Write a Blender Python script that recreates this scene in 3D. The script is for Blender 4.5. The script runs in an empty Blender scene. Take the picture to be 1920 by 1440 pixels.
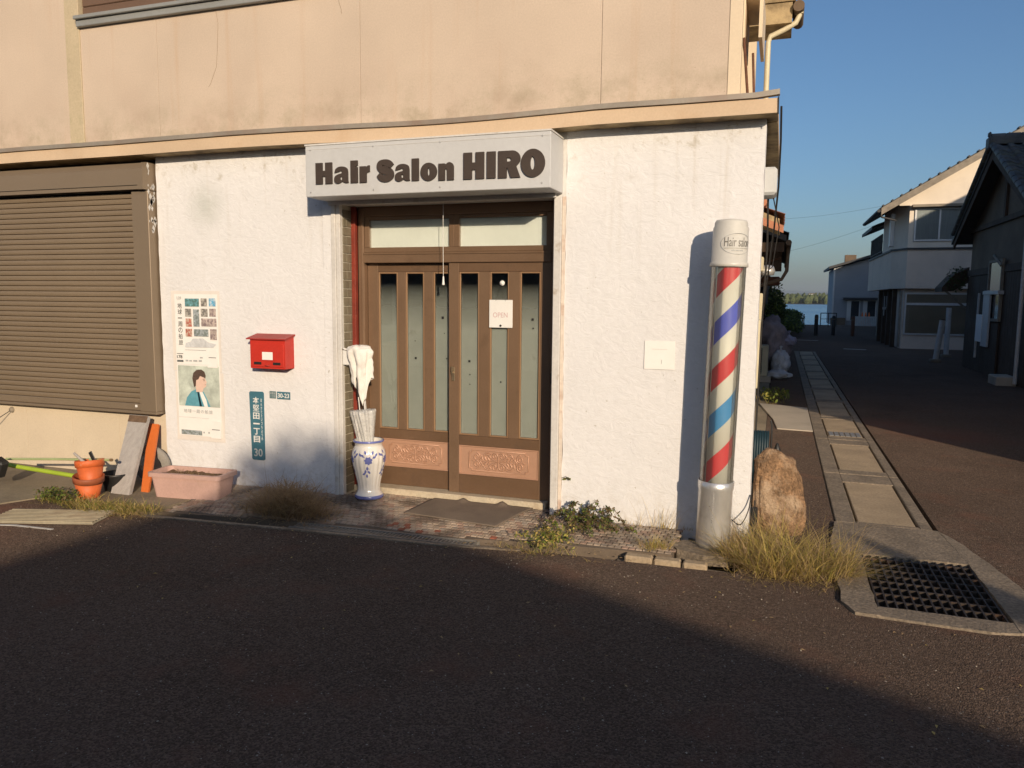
import bpy, bmesh, math, random
from mathutils import Vector, Matrix, noise

random.seed(7)
sc = bpy.context.scene
C = sc.collection
R = math.radians

# ------------------------------------------------------------------ camera
CAM = Vector((0.0, -5.6, 1.665))
YAW, PITCH, ROLL = -0.334010, -0.110756, 0.0093508
fw = Vector((math.sin(YAW) * math.cos(PITCH), math.cos(YAW) * math.cos(PITCH), math.sin(PITCH)))
r0 = Vector((math.cos(YAW), -math.sin(YAW), 0)); u0 = r0.cross(fw)
rt = r0 * math.cos(ROLL) + u0 * math.sin(ROLL); up = -r0 * math.sin(ROLL) + u0 * math.cos(ROLL)
cd = bpy.data.cameras.new('camera'); cam = bpy.data.objects.new('camera', cd); C.objects.link(cam)
cd.sensor_width = 36; cd.lens = 1444.19 / 1920 * 36; cd.clip_start = 0.05; cd.clip_end = 12000
m = Matrix(((rt.x, up.x, -fw.x), (rt.y, up.y, -fw.y), (rt.z, up.z, -fw.z))).to_4x4()
cam.matrix_world = Matrix.Translation(CAM) @ m
sc.camera = cam

# ------------------------------------------------------------------ sky, sun, exposure
AZ, EL = R(33), R(16)                       # the light travels to -x, +y and down
world = bpy.data.worlds.new('World'); sc.world = world; world.use_nodes = True
nt = world.node_tree; bg = nt.nodes['Background']; bg.inputs[1].default_value = 0.117
sky = nt.nodes.new('ShaderNodeTexSky'); sky.sky_type = 'NISHITA'; sky.sun_disc = False
sky.sun_elevation = EL; sky.sun_rotation = R(180) - AZ
sky.air_density = 1.1; sky.dust_density = 1.6; sky.ozone_density = 5.2
nt.links.new(sky.outputs[0], bg.inputs[0])
sd = bpy.data.lights.new('sun', 'SUN'); sd.energy = 5.0; sd.angle = R(0.55); sd.color = (1.0, 0.81, 0.59)
sun = bpy.data.objects.new('sun', sd); C.objects.link(sun)
SD = Vector((-math.sin(AZ) * math.cos(EL), math.cos(AZ) * math.cos(EL), -math.sin(EL)))
sun.rotation_euler = SD.to_track_quat('-Z', 'Y').to_euler(); sun.location = (8, -12, 9)
vs = sc.view_settings; vs.view_transform = 'Standard'; vs.look = 'None'; vs.exposure = 0.0; vs.gamma = 1.0
vs.use_curve_mapping = False

# ------------------------------------------------------------------ helpers
WM = {}
class MB:
    def __init__(s): s.v = []; s.f = []; s.m = []; s.s = []
    def add(s, vs_, fs, mi=0, sm=False):
        b = len(s.v); s.v += [tuple(v) for v in vs_]
        for f in fs: s.f.append([b + i for i in f]); s.m.append(mi); s.s.append(sm)
        return s
    def hull(s, vs_, fs, mi=0, sm=False):               # convex: turn the faces outwards
        c = Vector((0, 0, 0))
        for v in vs_: c += Vector(v)
        c /= len(vs_); out = []
        for f in fs:
            p = [Vector(vs_[i]) for i in f]
            n = (p[1] - p[0]).cross(p[2] - p[0]); fc = sum(p, Vector()) / len(p)
            out.append(list(f) if n.dot(fc - c) >= 0 else list(f)[::-1])
        return s.add(vs_, out, mi, sm)
    def box(s, x0, x1, y0, y1, z0, z1, mi=0, bev=0.0, M=None):
        if x0 > x1: x0, x1 = x1, x0
        if y0 > y1: y0, y1 = y1, y0
        if z0 > z1: z0, z1 = z1, z0
        if bev <= 0:
            v = [(x, y, z) for z in (z0, z1) for y in (y0, y1) for x in (x0, x1)]
            f = [(0, 1, 3, 2), (4, 5, 7, 6), (0, 1, 5, 4), (2, 3, 7, 6), (0, 2, 6, 4), (1, 3, 7, 5)]
        else:
            b = min(bev, (x1 - x0) * .45, (y1 - y0) * .45, (z1 - z0) * .45)
            X, Y, Z = (x0, x1), (y0, y1), (z0, z1); v = []; idx = {}
            for i in (0, 1):
                for j in (0, 1):
                    for k in (0, 1):
                        p = [X[i], Y[j], Z[k]]; o = [b if i == 0 else -b, b if j == 0 else -b, b if k == 0 else -b]
                        for a in range(3):
                            q = [p[t] + (0 if t == a else o[t]) for t in range(3)]
                            idx[(i, j, k, a)] = len(v); v.append(tuple(q))
            f = []
            for a in range(3):
                o1, o2 = [t for t in range(3) if t != a]
                for sgn in (0, 1):
                    q = []
                    for (e1, e2) in ((0, 0), (1, 0), (1, 1), (0, 1)):
                        c = [0, 0, 0]; c[a] = sgn; c[o1] = e1; c[o2] = e2; q.append(idx[(*c, a)])
                    f.append(q)
                for e1 in (0, 1):
                    for e2 in (0, 1):
                        q = []
                        for (t, ax) in ((0, o1), (1, o1), (1, o2), (0, o2)):
                            c = [0, 0, 0]; c[a] = t; c[o1] = e1; c[o2] = e2; q.append(idx[(*c, ax)])
                        f.append(q)
            for i in (0, 1):
                for j in (0, 1):
                    for k in (0, 1): f.append([idx[(i, j, k, a)] for a in range(3)])
        if M: v = [tuple(M @ Vector(p)) for p in v]
        return s.hull(v, f, mi)
    def cyl(s, p0, p1, ra, rb=None, n=16, caps=True, mi=0, sm=True):
        rb = ra if rb is None else rb
        p0 = Vector(p0); p1 = Vector(p1); d = (p1 - p0).normalized()
        a = d.orthogonal().normalized(); b = d.cross(a); v = []
        for p, r in ((p0, ra), (p1, rb)):
            for i in range(n):
                t = 2 * math.pi * i / n; v.append(p + (a * math.cos(t) + b * math.sin(t)) * r)
        s.add(v, [(i, (i + 1) % n, n + (i + 1) % n, n + i) for i in range(n)], mi, sm)
        if caps: s.add(v[:n], [list(range(n))[::-1]], mi); s.add(v[n:], [list(range(n))], mi)
        return s
    def tube(s, pts, r, n=8, mi=0, caps=True):
        pts = [Vector(p) for p in pts]; rs = r if isinstance(r, (list, tuple)) else [r] * len(pts)
        v = []; a = None
        for i, p in enumerate(pts):
            d = (pts[min(i + 1, len(pts) - 1)] - pts[max(i - 1, 0)]).normalized()
            a = d.orthogonal().normalized() if a is None else (a - d * a.dot(d)).normalized()
            b = d.cross(a)
            for k in range(n):
                t = 2 * math.pi * k / n; v.append(p + (a * math.cos(t) + b * math.sin(t)) * rs[i])
        f = []
        for i in range(len(pts) - 1):
            for k in range(n): f.append((i * n + k, i * n + (k + 1) % n, (i + 1) * n + (k + 1) % n, (i + 1) * n + k))
        s.add(v, f, mi, True)
        if caps: s.add(v[:n], [list(range(n))[::-1]], mi); s.add(v[-n:], [list(range(n))], mi)
        return s
    def lathe(s, prof, n=32, c=(0, 0, 0), fl=None, mi=0, M=None, sm=True):
        v = []
        for j, (r, z) in enumerate(prof):
            for i in range(n):
                t = 2 * math.pi * i / n; rr = r * (fl(t, z) if fl else 1)
                p = Vector((rr * math.cos(t), rr * math.sin(t), z))
                if M: p = M @ p
                v.append((p.x + c[0], p.y + c[1], p.z + c[2]))
        f = [(j * n + i, j * n + (i + 1) % n, (j + 1) * n + (i + 1) % n, (j + 1) * n + i) for j in range(len(prof) - 1) for i in range(n)]
        s.add(v, f, mi, sm); return s
    def quad(s, a, b, c, d, mi=0): return s.add([a, b, c, d], [(0, 1, 2, 3)], mi)
    def prism(s, poly, fn, d0, d1, mi=0):
        # poly in 2D counter-clockwise, fn(u, v, d) -> point
        n = len(poly); v = [fn(u, w, d0) for u, w in poly] + [fn(u, w, d1) for u, w in poly]
        s.add(v, [list(range(n))[::-1], list(range(n, 2 * n))] + [(i, (i + 1) % n, n + (i + 1) % n, n + i) for i in range(n)], mi)
        return s
    def mesh(s, name, mats):
        me = bpy.data.meshes.new(name); me.from_pydata(s.v, [], s.f)
        for mt in mats: me.materials.append(mt)
        me.polygons.foreach_set('material_index', s.m); me.polygons.foreach_set('use_smooth', s.s)
        me.update(); return me

def link(name, me, parent=None, world=True, loc=None, rot=None, scale=None):
    o = bpy.data.objects.new(name, me); C.objects.link(o)
    if loc is not None: o.location = loc
    if rot is not None: o.rotation_euler = rot
    if scale is not None: o.scale = scale
    B = Matrix.LocRotScale(o.location, o.rotation_euler, o.scale)
    if parent is not None:
        o.parent = parent; pw = WM[parent.name]
        if world: o.matrix_parent_inverse = pw.inverted(); WM[o.name] = B
        else: WM[o.name] = pw @ B
    else: WM[o.name] = B
    return o
def obj(name, mb, mat, parent=None, world=True, **k):
    mats = mat if isinstance(mat, (list, tuple)) else [mat]
    return link(name, mb.mesh(name, mats), parent, world, **k)
def tag(o, label, cat, group=None):
    o['label'] = label; o['category'] = cat
    if group: o['group'] = group
    return o
def thing(name, label, cat, loc=(0, 0, 0), rz=0, group=None):
    o = link(name, None, loc=loc, rot=(0, 0, rz)); o.empty_display_size = .1
    return tag(o, label, cat, group)
def struct(o): o['kind'] = 'structure'; return o
def stuff(o): o['kind'] = 'stuff'; return o

# ------------------------------------------------------------------ materials
def ramp(N, L, src, stops):
    r = N.new('ShaderNodeValToRGB'); L.new(src, r.inputs[0]); e = r.color_ramp.elements
    while len(e) < len(stops): e.new(.5)
    for i, (p, c) in enumerate(stops): e[i].position = p; e[i].color = (*c, 1) if len(c) == 3 else c
    return r.outputs[0]
def ntex(N, L, pos, sc_, det=4, rough=.55, dist=0):
    n = N.new('ShaderNodeTexNoise'); n.inputs['Scale'].default_value = sc_; n.inputs['Detail'].default_value = det
    n.inputs['Roughness'].default_value = rough; n.inputs['Distortion'].default_value = dist
    L.new(pos, n.inputs['Vector']); return n.outputs['Fac']
def mixc(N, L, f, a, b, mode='MIX'):
    x = N.new('ShaderNodeMix'); x.data_type = 'RGBA'; x.blend_type = mode
    for s_, v in ((x.inputs[0], f), (x.inputs[6], a), (x.inputs[7], b)):
        if hasattr(v, 'is_linked'): L.new(v, s_)
        elif isinstance(v, (int, float)): s_.default_value = v
        else: s_.default_value = (*v, 1)
    return x.outputs[2]
def mth(N, L, op, a, b=0.0, clamp=False):
    x = N.new('ShaderNodeMath'); x.operation = op; x.use_clamp = clamp
    for s_, v in ((x.inputs[0], a), (x.inputs[1], b)):
        if hasattr(v, 'is_linked'): L.new(v, s_)
        else: s_.default_value = v
    return x.outputs[0]
G3 = lambda g: (g, g, g)
def pmat(name, col, rough=.65, var=.14, vs_=2.5, fine=.08, fs=60, bump=.15, bs=60, bd=.004, metal=0, spec=.4,
         stain=None, ss=1.6, st=(.52, .75), sa=.7, coat=0, trans=0, alpha=1, sss=0, local=False, stretch=None, extra=None):
    """one procedural material: broad + fine colour variation, optional stain colour, fine relief"""
    mt = bpy.data.materials.new(name); mt.use_nodes = True
    N = mt.node_tree.nodes; L = mt.node_tree.links; b = N['Principled BSDF']
    if local: pos = N.new('ShaderNodeTexCoord').outputs['Object']
    else: pos = N.new('ShaderNodeNewGeometry').outputs['Position']
    if stretch:
        mp = N.new('ShaderNodeMapping'); mp.inputs['Scale'].default_value = stretch; L.new(pos, mp.inputs[0]); pos2 = mp.outputs[0]
    else: pos2 = pos
    base = mixc(N, L, ramp(N, L, ntex(N, L, pos2, vs_), [(.3, G3(0)), (.7, G3(1))]), tuple(c * (1 - var) for c in col), tuple(min(1, c * (1 + var)) for c in col))
    if fine: base = mixc(N, L, 1.0, base, ramp(N, L, ntex(N, L, pos2, fs, 3), [(.3, G3(1 - fine * 2)), (.7, G3(1))]), 'MULTIPLY')
    if stain:
        f = ramp(N, L, ntex(N, L, pos, ss, 6, .62), [(st[0], G3(0)), (st[1], G3(sa))])
        base = mixc(N, L, f, base, stain)
    if extra: base = extra(N, L, pos, base)
    L.new(base, b.inputs['Base Color'])
    b.inputs['Roughness'].default_value = rough; b.inputs['Metallic'].default_value = metal
    b.inputs['Specular IOR Level'].default_value = spec
    if coat: b.inputs['Coat Weight'].default_value = coat; b.inputs['Coat Roughness'].default_value = .12
    if trans: b.inputs['Transmission Weight'].default_value = trans
    if alpha < 1: b.inputs['Alpha'].default_value = alpha
    if sss: b.inputs['Subsurface Weight'].default_value = sss; b.inputs['Subsurface Radius'].default_value = (.02, .02, .015)
    if rough > .2:
        rr = N.new('ShaderNodeMapRange'); L.new(ntex(N, L, pos, 9, 3), rr.inputs[0])
        rr.inputs[3].default_value = max(.05, rough - .12); rr.inputs[4].default_value = min(1, rough + .12); L.new(rr.outputs[0], b.inputs['Roughness'])
    if bump:
        bp = N.new('ShaderNodeBump'); bp.inputs['Strength'].default_value = bump; bp.inputs['Distance'].default_value = bd
        L.new(ntex(N, L, pos2, bs, 5, .6), bp.inputs['Height']); L.new(bp.outputs[0], b.inputs['Normal'])
    return mt
def zrange(N, L, pos, z0, z1):      # 0 at z0, 1 at z1
    s = N.new('ShaderNodeSeparateXYZ'); L.new(pos, s.inputs[0])
    r = N.new('ShaderNodeMapRange'); L.new(s.outputs[2], r.inputs[0]); r.inputs[1].default_value = z0; r.inputs[2].default_value = z1
    return r.outputs[0]
def spot(N, L, pos, c, rad):
    d = N.new('ShaderNodeVectorMath'); d.operation = 'DISTANCE'; L.new(pos, d.inputs[0]); d.inputs[1].default_value = c
    r = N.new('ShaderNodeMapRange'); r.interpolation_type = 'SMOOTHSTEP'
    L.new(mth(N, L, 'ADD', d.outputs['Value'], mth(N, L, 'MULTIPLY', ntex(N, L, pos, 9, 3), rad * .5)), r.inputs[0])
    r.inputs[1].default_value = rad * 1.35; r.inputs[2].default_value = rad * .15; return r.outputs[0]

def stucco_extra(N, L, pos, base):
    # a grey smudge on the left wall, mossy grime under the ledge, flecks where the paint is gone
    base = mixc(N, L, mth(N, L, 'MULTIPLY', spot(N, L, pos, (-4.79, 0, 2.44), .26), .42), base, (.33, .36, .30))
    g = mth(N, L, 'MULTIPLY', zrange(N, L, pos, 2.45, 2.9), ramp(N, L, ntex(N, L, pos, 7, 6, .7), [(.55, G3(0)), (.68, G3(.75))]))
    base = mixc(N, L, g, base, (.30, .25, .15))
    fl = ramp(N, L, ntex(N, L, pos, 38, 2, .5), [(.715, G3(0)), (.75, G3(.7))])
    base = mixc(N, L, fl, base, (.36, .33, .26))
    mp = N.new('ShaderNodeMapping'); mp.inputs['Scale'].default_value = (14, 1, .7); L.new(pos, mp.inputs[0])      # rain streaks running down from the ledge
    stx = mth(N, L, 'MULTIPLY', zrange(N, L, pos, 1.3, 2.85), ramp(N, L, ntex(N, L, mp.outputs[0], 1.0, 4, .6), [(.56, G3(0)), (.74, G3(.30))]))
    base = mixc(N, L, stx, base, (.44, .38, .29))
    d = mth(N, L, 'MULTIPLY', zrange(N, L, pos, .35, -.03), ramp(N, L, ntex(N, L, pos, 11, 6, .7), [(.48, G3(0)), (.7, G3(.6))]))
    return mixc(N, L, d, base, (.38, .33, .25))
def trowel(mt, amt=.36):
    N = mt.node_tree.nodes; L = mt.node_tree.links; b = N['Principled BSDF']
    pos = N.new('ShaderNodeNewGeometry').outputs['Position']
    mp = N.new('ShaderNodeMapping'); mp.inputs['Scale'].default_value = (1, 1, 1.5); mp.inputs['Rotation'].default_value = (0, .6, 0); L.new(pos, mp.inputs[0])
    h = mth(N, L, 'ADD', mth(N, L, 'MULTIPLY', ramp(N, L, ntex(N, L, mp.outputs[0], 9, 6, .62, 1.2), [(.35, G3(0)), (.7, G3(1))]), 1.0),
            mth(N, L, 'MULTIPLY', ntex(N, L, pos, 90, 3), .35))
    bp = N.new('ShaderNodeBump'); bp.inputs['Strength'].default_value = amt; bp.inputs['Distance'].default_value = .007
    L.new(h, bp.inputs['Height']); L.new(bp.outputs[0], b.inputs['Normal'])
def cream_extra(zb, k=1.0):
    def fn(N, L, pos, base):
        # grey-green grime in patches along the foot of the wall, and pale pink bloom higher up
        g = mth(N, L, 'MULTIPLY', zrange(N, L, pos, zb + .42, zb + .02), ramp(N, L, ntex(N, L, pos, 4.5, 7, .68), [(.44, G3(0)), (.68, G3(.75 * k))]))
        base = mixc(N, L, g, base, (.29, .25, .17))
        s = mth(N, L, 'MULTIPLY', zrange(N, L, pos, zb + .75, zb + .1), ramp(N, L, ntex(N, L, pos, 1.7, 5, .6), [(.45, G3(0)), (.62, G3(.42 * k))]))
        base = mixc(N, L, s, base, (.40, .30, .235))
        mp = N.new('ShaderNodeMapping'); mp.inputs['Scale'].default_value = (7, 1, .35); L.new(pos, mp.inputs[0])
        base = mixc(N, L, ramp(N, L, ntex(N, L, mp.outputs[0], 1.0, 4, .6), [(.58, G3(0)), (.74, G3(.32 * k))]), base, (.46, .30, .19))
        sp = ramp(N, L, ntex(N, L, pos, 70, 2), [(.66, G3(0)), (.72, G3(.5))])
        return mixc(N, L, mth(N, L, 'MULTIPLY', sp, zrange(N, L, pos, zb + .9, zb)), base, (.22, .18, .13))
    return fn

M_ = {}
M_['stucco'] = pmat('white_stucco', (.70, .695, .70), .85, .035, 1.5, .03, 30, extra=stucco_extra, spec=.2); trowel(M_['stucco'])
M_['cream'] = pmat('cream_render', (.55, .45, .36), .85, .07, 1.1, .05, 80, bump=.25, bs=140, bd=.003, extra=cream_extra(3.0), spec=.2)
M_['cream_low'] = pmat('cream_board', (.60, .51, .385), .8, .06, 1.1, .04, 80, bump=.2, bs=140, bd=.002, extra=cream_extra(-.1, .35), spec=.2)
M_['cream_trim'] = pmat('cream_trim', (.66, .545, .40), .7, .05, 1.5, .03, 60, bump=.1, stain=(.4, .33, .2), ss=3, st=(.62, .8), sa=.5)
M_['olive_trim'] = pmat('weathered_post', (.50, .415, .285), .8, .1, 2, .06, 60, bump=.15, stain=(.28, .26, .15), ss=3.5, st=(.55, .75), sa=.7)
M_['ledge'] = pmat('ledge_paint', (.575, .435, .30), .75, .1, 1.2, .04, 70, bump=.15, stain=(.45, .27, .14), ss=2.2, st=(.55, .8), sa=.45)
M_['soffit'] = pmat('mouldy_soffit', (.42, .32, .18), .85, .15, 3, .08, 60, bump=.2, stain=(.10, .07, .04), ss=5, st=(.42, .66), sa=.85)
M_['flash'] = pmat('grey_flashing', (.34, .30, .25), .5, .12, 2, .06, 40, bump=.1, metal=.25, stain=(.25, .14, .09), ss=2.5, st=(.5, .75), sa=.6)
M_['signface'] = pmat('sign_panel', (.51, .515, .52), .5, .05, 1.2, .03, 25, bump=.03, stain=(.40, .37, .31), ss=2.2, st=(.6, .85), sa=.35)
M_['letter'] = pmat('sign_letter', (.055, .040, .032), .55, .1, 6, .05, 60, bump=.05)
M_['trim'] = pmat('grey_white_trim', (.62, .60, .57), .5, .08, 3, .06, 40, bump=.08, stain=(.33, .26, .19), ss=9, st=(.6, .72), sa=.6)
M_['shutter'] = pmat('bronze_shutter', (.235, .18, .125), .42, .05, 1.2, .02, 60, bump=.03, metal=.25, spec=.4)
M_['shutter_slat'] = pmat('bronze_slat', (.235, .178, .12), .45, .06, .9, .03, 40, bump=.04, metal=.2)
M_['peel'] = pmat('peeled_film', (.62, .60, .57), .5, .2, 20, .1, 60, bump=.1)
M_['dark'] = pmat('dark_void', (.018, .016, .014), .9, .1, 3, .05, 30, bump=0)
M_['bronze'] = pmat('bronze_door_frame', (.225, .142, .088), .38, .09, 2, .05, 70, bump=.04, metal=.35, stain=(.11, .07, .045), ss=6, st=(.6, .8), sa=.5)
M_['bronze_d'] = pmat('bronze_door_rail', (.175, .105, .062), .42, .1, 2.5, .06, 70, bump=.05, metal=.3, stain=(.08, .055, .04), ss=5, st=(.55, .78), sa=.6)
M_['copper'] = pmat('copper_panel', (.47, .275, .185), .42, .06, 3, .03, 90, bump=.03, metal=.2, stain=(.33, .19, .12), ss=7, st=(.6, .8), sa=.4)
M_['red_wood'] = pmat('red_post', (.23, .035, .02), .6, .2, 8, .1, 50, bump=.2, stain=(.45, .30, .18), ss=14, st=(.66, .7), sa=.8)
M_['tile'] = pmat('olive_wall_tile', (.19, .165, .115), .35, .16, 9, .08, 60, bump=.06, spec=.5)
M_['mortar'] = pmat('tile_mortar', (.52, .48, .38), .9, .1, 12, .08, 80, bump=.2)
M_['sill'] = pmat('sill_stone', (.56, .48, .35), .75, .12, 6, .1, 50, bump=.2, stain=(.30, .22, .14), ss=6, st=(.5, .7), sa=.7)
M_['cream_blind'] = pmat('cream_blind', (.76, .77, .74), .75, .04, 3, .02, 30, bump=.03, stain=(.5, .42, .26), ss=8, st=(.66, .75), sa=.4)
M_['concrete'] = pmat('concrete', (.30, .24, .175), .9, .22, 3.2, .26, 48, bump=.8, bs=60, bd=.01, stain=(.11, .09, .07), ss=3.5, st=(.5, .72), sa=.6)
M_['concrete_lid'] = pmat('concrete_lid', (.45, .345, .225), .9, .16, 2.4, .16, 50, bump=.5, bs=120, bd=.004, stain=(.15, .12, .09), ss=2.5, st=(.5, .75), sa=.55)
M_['slab'] = pmat('pale_concrete', (.46, .40, .32), .9, .1, 1.5, .06, 60, bump=.25, bs=90, stain=(.28, .24, .19), ss=2, st=(.55, .75), sa=.5)
M_['apron'] = pmat('cement_apron', (.29, .235, .16), .92, .2, 1.4, .12, 60, bump=.45, bs=80, bd=.006, stain=(.13, .105, .07), ss=1.6, st=(.48, .68), sa=.7)
M_['wood_grey'] = pmat('weathered_board', (.40, .37, .345), .8, .12, 3, .1, 30, bump=.35, bs=22, bd=.004, stretch=(9, 9, .7), stain=(.25, .2, .16), ss=2, st=(.6, .8), sa=.5)
M_['wood_end'] = pmat('board_dirt', (.16, .10, .06), .9, .25, 30, .15, 90, bump=.4)
M_['orange'] = pmat('orange_board', (.62, .155, .035), .5, .08, 3, .04, 40, bump=.06)
M_['pot'] = pmat('orange_pot', (.60, .13, .035), .55, .14, 9, .05, 50, bump=.08, stain=(.62, .40, .26), ss=13, st=(.62, .72), sa=.7)
M_['pot_rim'] = pmat('brown_pot_rim', (.30, .085, .035), .6, .14, 9, .05, 50, bump=.08)
M_['planter'] = pmat('pink_planter', (.50, .325, .28), .65, .08, 5, .05, 60, bump=.08, stain=(.36, .25, .19), ss=6, st=(.55, .75), sa=.5)
M_['soil'] = pmat('dry_soil', (.17, .10, .05), .95, .3, 30, .2, 90, bump=.8, bs=70, bd=.01)
M_['red'] = pmat('mailbox_red', (.50, .035, .022), .42, .09, 6, .04, 50, bump=.04, stain=(.30, .03, .02), ss=9, st=(.6, .78), sa=.4)
M_['red_d'] = pmat('mailbox_lid', (.36, .035, .028), .5, .12, 6, .05, 50, bump=.05)
M_['black'] = pmat('black_plastic', (.022, .022, .022), .45, .1, 6, .05, 50, bump=.05)
M_['paper'] = pmat('white_paper', (.80, .78, .75), .6, .03, 6, .01, 40, bump=.06, bs=12)
M_['vinyl'] = pmat('poster_sleeve', (.72, .67, .62), .4, .04, 4, .02, 30, bump=.15, bs=14, stain=(.5, .42, .32), ss=7, st=(.6, .8), sa=.4)
M_['ink'] = pmat('grey_ink', (.11, .12, .12), .6, .1, 6, .05, 50, bump=0)
M_['ink_l'] = pmat('pale_ink', (.42, .43, .43), .6, .1, 6, .05, 50, bump=0)
M_['skin'] = pmat('printed_skin', (.70, .50, .41), .6, .04, 30, .02, 50, bump=0)
M_['hair'] = pmat('printed_hair', (.10, .066, .05), .6, .3, 60, .1, 90, bump=0)
M_['teal'] = pmat('printed_teal', (.12, .34, .42), .6, .15, 18, .05, 50, bump=0)
M_['backdrop'] = pmat('printed_backdrop', (.52, .57, .50), .6, .25, 7, .05, 50, bump=0, stain=(.30, .33, .29), ss=9, st=(.5, .65), sa=.7)
PR = [pmat('print_%s' % n, c, .6, .35, 30, .1, 120, bump=0, stain=s2, ss=45, st=(.47, .56), sa=.9) for n, c, s2 in (
    ('sea', (.16, .36, .40), (.08, .16, .14)), ('street', (.40, .38, .34), (.14, .13, .12)), ('sky', (.12, .38, .58), (.55, .62, .66)), ('town', (.36, .40, .42), (.16, .19, .17)),
    ('food', (.44, .14, .10), (.55, .45, .36)), ('people', (.50, .42, .38), (.20, .15, .16)))]
M_['plate'] = pmat('blue_address_plate', (.055, .155, .205), .4, .1, 5, .05, 50, bump=.04, stain=(.18, .25, .27), ss=14, st=(.62, .75), sa=.5)
M_['plate2'] = pmat('grey_address_plate', (.12, .19, .20), .4, .08, 5, .05, 50, bump=.04)
M_['white'] = pmat('white_enamel', (.74, .73, .70), .4, .04, 4, .02, 40, bump=.04)
M_['cap'] = pmat('pole_cap_enamel', (.56, .545, .50), .38, .05, 3, .03, 40, bump=.03, stain=(.40, .37, .30), ss=6, st=(.6, .8), sa=.35)
M_['steel'] = pmat('brushed_steel', (.72, .71, .69), .32, .08, 6, .06, 40, bump=.1, metal=.68, stain=(.3, .28, .25), ss=7, st=(.6, .8), sa=.5, stretch=(1, 1, .4))
M_['scuff'] = pmat('grey_scuff', (.33, .32, .30), .7, .2, 30, .1, 60, bump=.05)
M_['drum'] = pmat('drum_white', (.62, .61, .56), .5, .03, 4, .01, 30, bump=0)
M_['s_red'] = pmat('stripe_red', (.52, .012, .022), .4, .06, 4, .02, 40, bump=0)
M_['s_blue'] = pmat('stripe_blue', (.055, .085, .52), .4, .06, 4, .02, 40, bump=0)
M_['s_cyan'] = pmat('stripe_sky_blue', (.02, .22, .50), .4, .06, 4, .02, 40, bump=0)
M_['vase'] = pmat('white_porcelain', (.72, .69, .64), .18, .03, 3, .01, 30, bump=.02, coat=.5, spec=.5)
M_['vase_blue'] = pmat('blue_glaze', (.14, .16, .40), .25, .15, 20, .05, 50, bump=.02, coat=.4)
M_['towel'] = pmat('white_towel', (.76, .73, .68), .95, .04, 8, .05, 120, bump=.4, bs=160, bd=.003)
M_['mat'] = pmat('door_mat', (.20, .155, .115), .95, .16, 3, .1, 130, bump=.5, bs=220, bd=.003, stain=(.13, .10, .075), ss=5, st=(.5, .7), sa=.6)
M_['grate'] = pmat('dark_iron', (.05, .038, .03), .6, .25, 12, .1, 60, bump=.25, metal=.4, stain=(.20, .10, .05), ss=9, st=(.58, .72), sa=.7)
M_['galv'] = pmat('galvanised_grating', (.30, .28, .25), .55, .15, 7, .1, 60, bump=.2, metal=.4)
M_['plate_metal'] = pmat('chequer_plate', (.40, .35, .25), .6, .15, 3, .08, 50, bump=.2, metal=.2, stain=(.20, .14, .09), ss=4, st=(.5, .7), sa=.6)
M_['rock'] = pmat('brown_granite', (.36, .215, .115), .9, .4, 9, .3, 60, bump=1.0, bs=38, bd=.03, stain=(.46, .34, .23), ss=5, st=(.5, .66), sa=.8)
M_['hose'] = pmat('teal_hose', (.006, .026, .038), .5, .1, 8, .05, 50, bump=.05)
M_['rust'] = pmat('rusty_iron', (.14, .06, .035), .85, .3, 14, .15, 60, bump=.4)
M_['cream_pipe'] = pmat('cream_pipe', (.56, .50, .35), .45, .06, 4, .03, 50, bump=.05)
M_['cable'] = pmat('black_cable', (.02, .018, .016), .5, .1, 5, .02, 40, bump=0)
M_['brass'] = pmat('worn_brass', (.42, .33, .22), .35, .15, 9, .05, 60, bump=.1, metal=.8)
M_['pale_box'] = pmat('pale_grey_box', (.52, .53, .53), .45, .06, 3, .03, 40, bump=.03)
M_['wall2'] = pmat('far_cream_wall', (.74, .65, .54), .85, .06, .8, .04, 30, bump=.1, stain=(.38, .31, .26), ss=.9, st=(.55, .75), sa=.35)
M_['wall2low'] = pmat('far_pinkish_wall', (.68, .56, .46), .85, .07, .8, .04, 30, bump=.1, stain=(.36, .31, .27), ss=1.1, st=(.5, .75), sa=.35)
M_['siding'] = pmat('blue_grey_siding', (.30, .31, .33), .7, .06, .8, .03, 20, bump=.08)
M_['roof_grey'] = pmat('grey_roof_tile', (.105, .10, .095), .6, .3, 3, .12, 30, bump=.25, stain=(.16, .15, .08), ss=2.2, st=(.5, .68), sa=.8)
M_['roof_dark'] = pmat('dark_roof', (.05, .05, .052), .6, .2, 3, .1, 30, bump=.2)
M_['roof_orange'] = pmat('orange_roof_tile', (.40, .16, .085), .55, .2, 6, .1, 40, bump=.2, stain=(.45, .30, .20), ss=5, st=(.55, .7), sa=.6)
M_['dark_wood'] = pmat('charred_board', (.075, .046, .028), .85, .3, 3, .15, 40, bump=.5, bs=14, stretch=(6, 6, .6), stain=(.10, .08, .06), ss=1.3, st=(.5, .7), sa=.6)
M_['plaster_d'] = pmat('old_grey_plaster', (.15, .105, .07), .9, .2, 1.5, .1, 40, bump=.3)
M_['pale_wood'] = pmat('greyed_timber', (.27, .23, .18), .85, .2, 5, .1, 40, bump=.3)
M_['alu'] = pmat('aluminium_frame', (.55, .55, .55), .45, .05, 3, .03, 40, bump=.03, metal=.3)
M_['curtain'] = pmat('grey_curtain', (.34, .36, .38), .9, .12, 5, .05, 40, bump=.2, stretch=(6, 6, .3))
M_['screen'] = pmat('beige_blind', (.30, .25, .20), .85, .06, 2, .03, 30, bump=.05)
M_['white_paint'] = pmat('road_paint', (.62, .60, .56), .85, .12, 8, .15, 60, bump=.3, stain=(.2, .18, .16), ss=10, st=(.55, .7), sa=.7)
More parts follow.
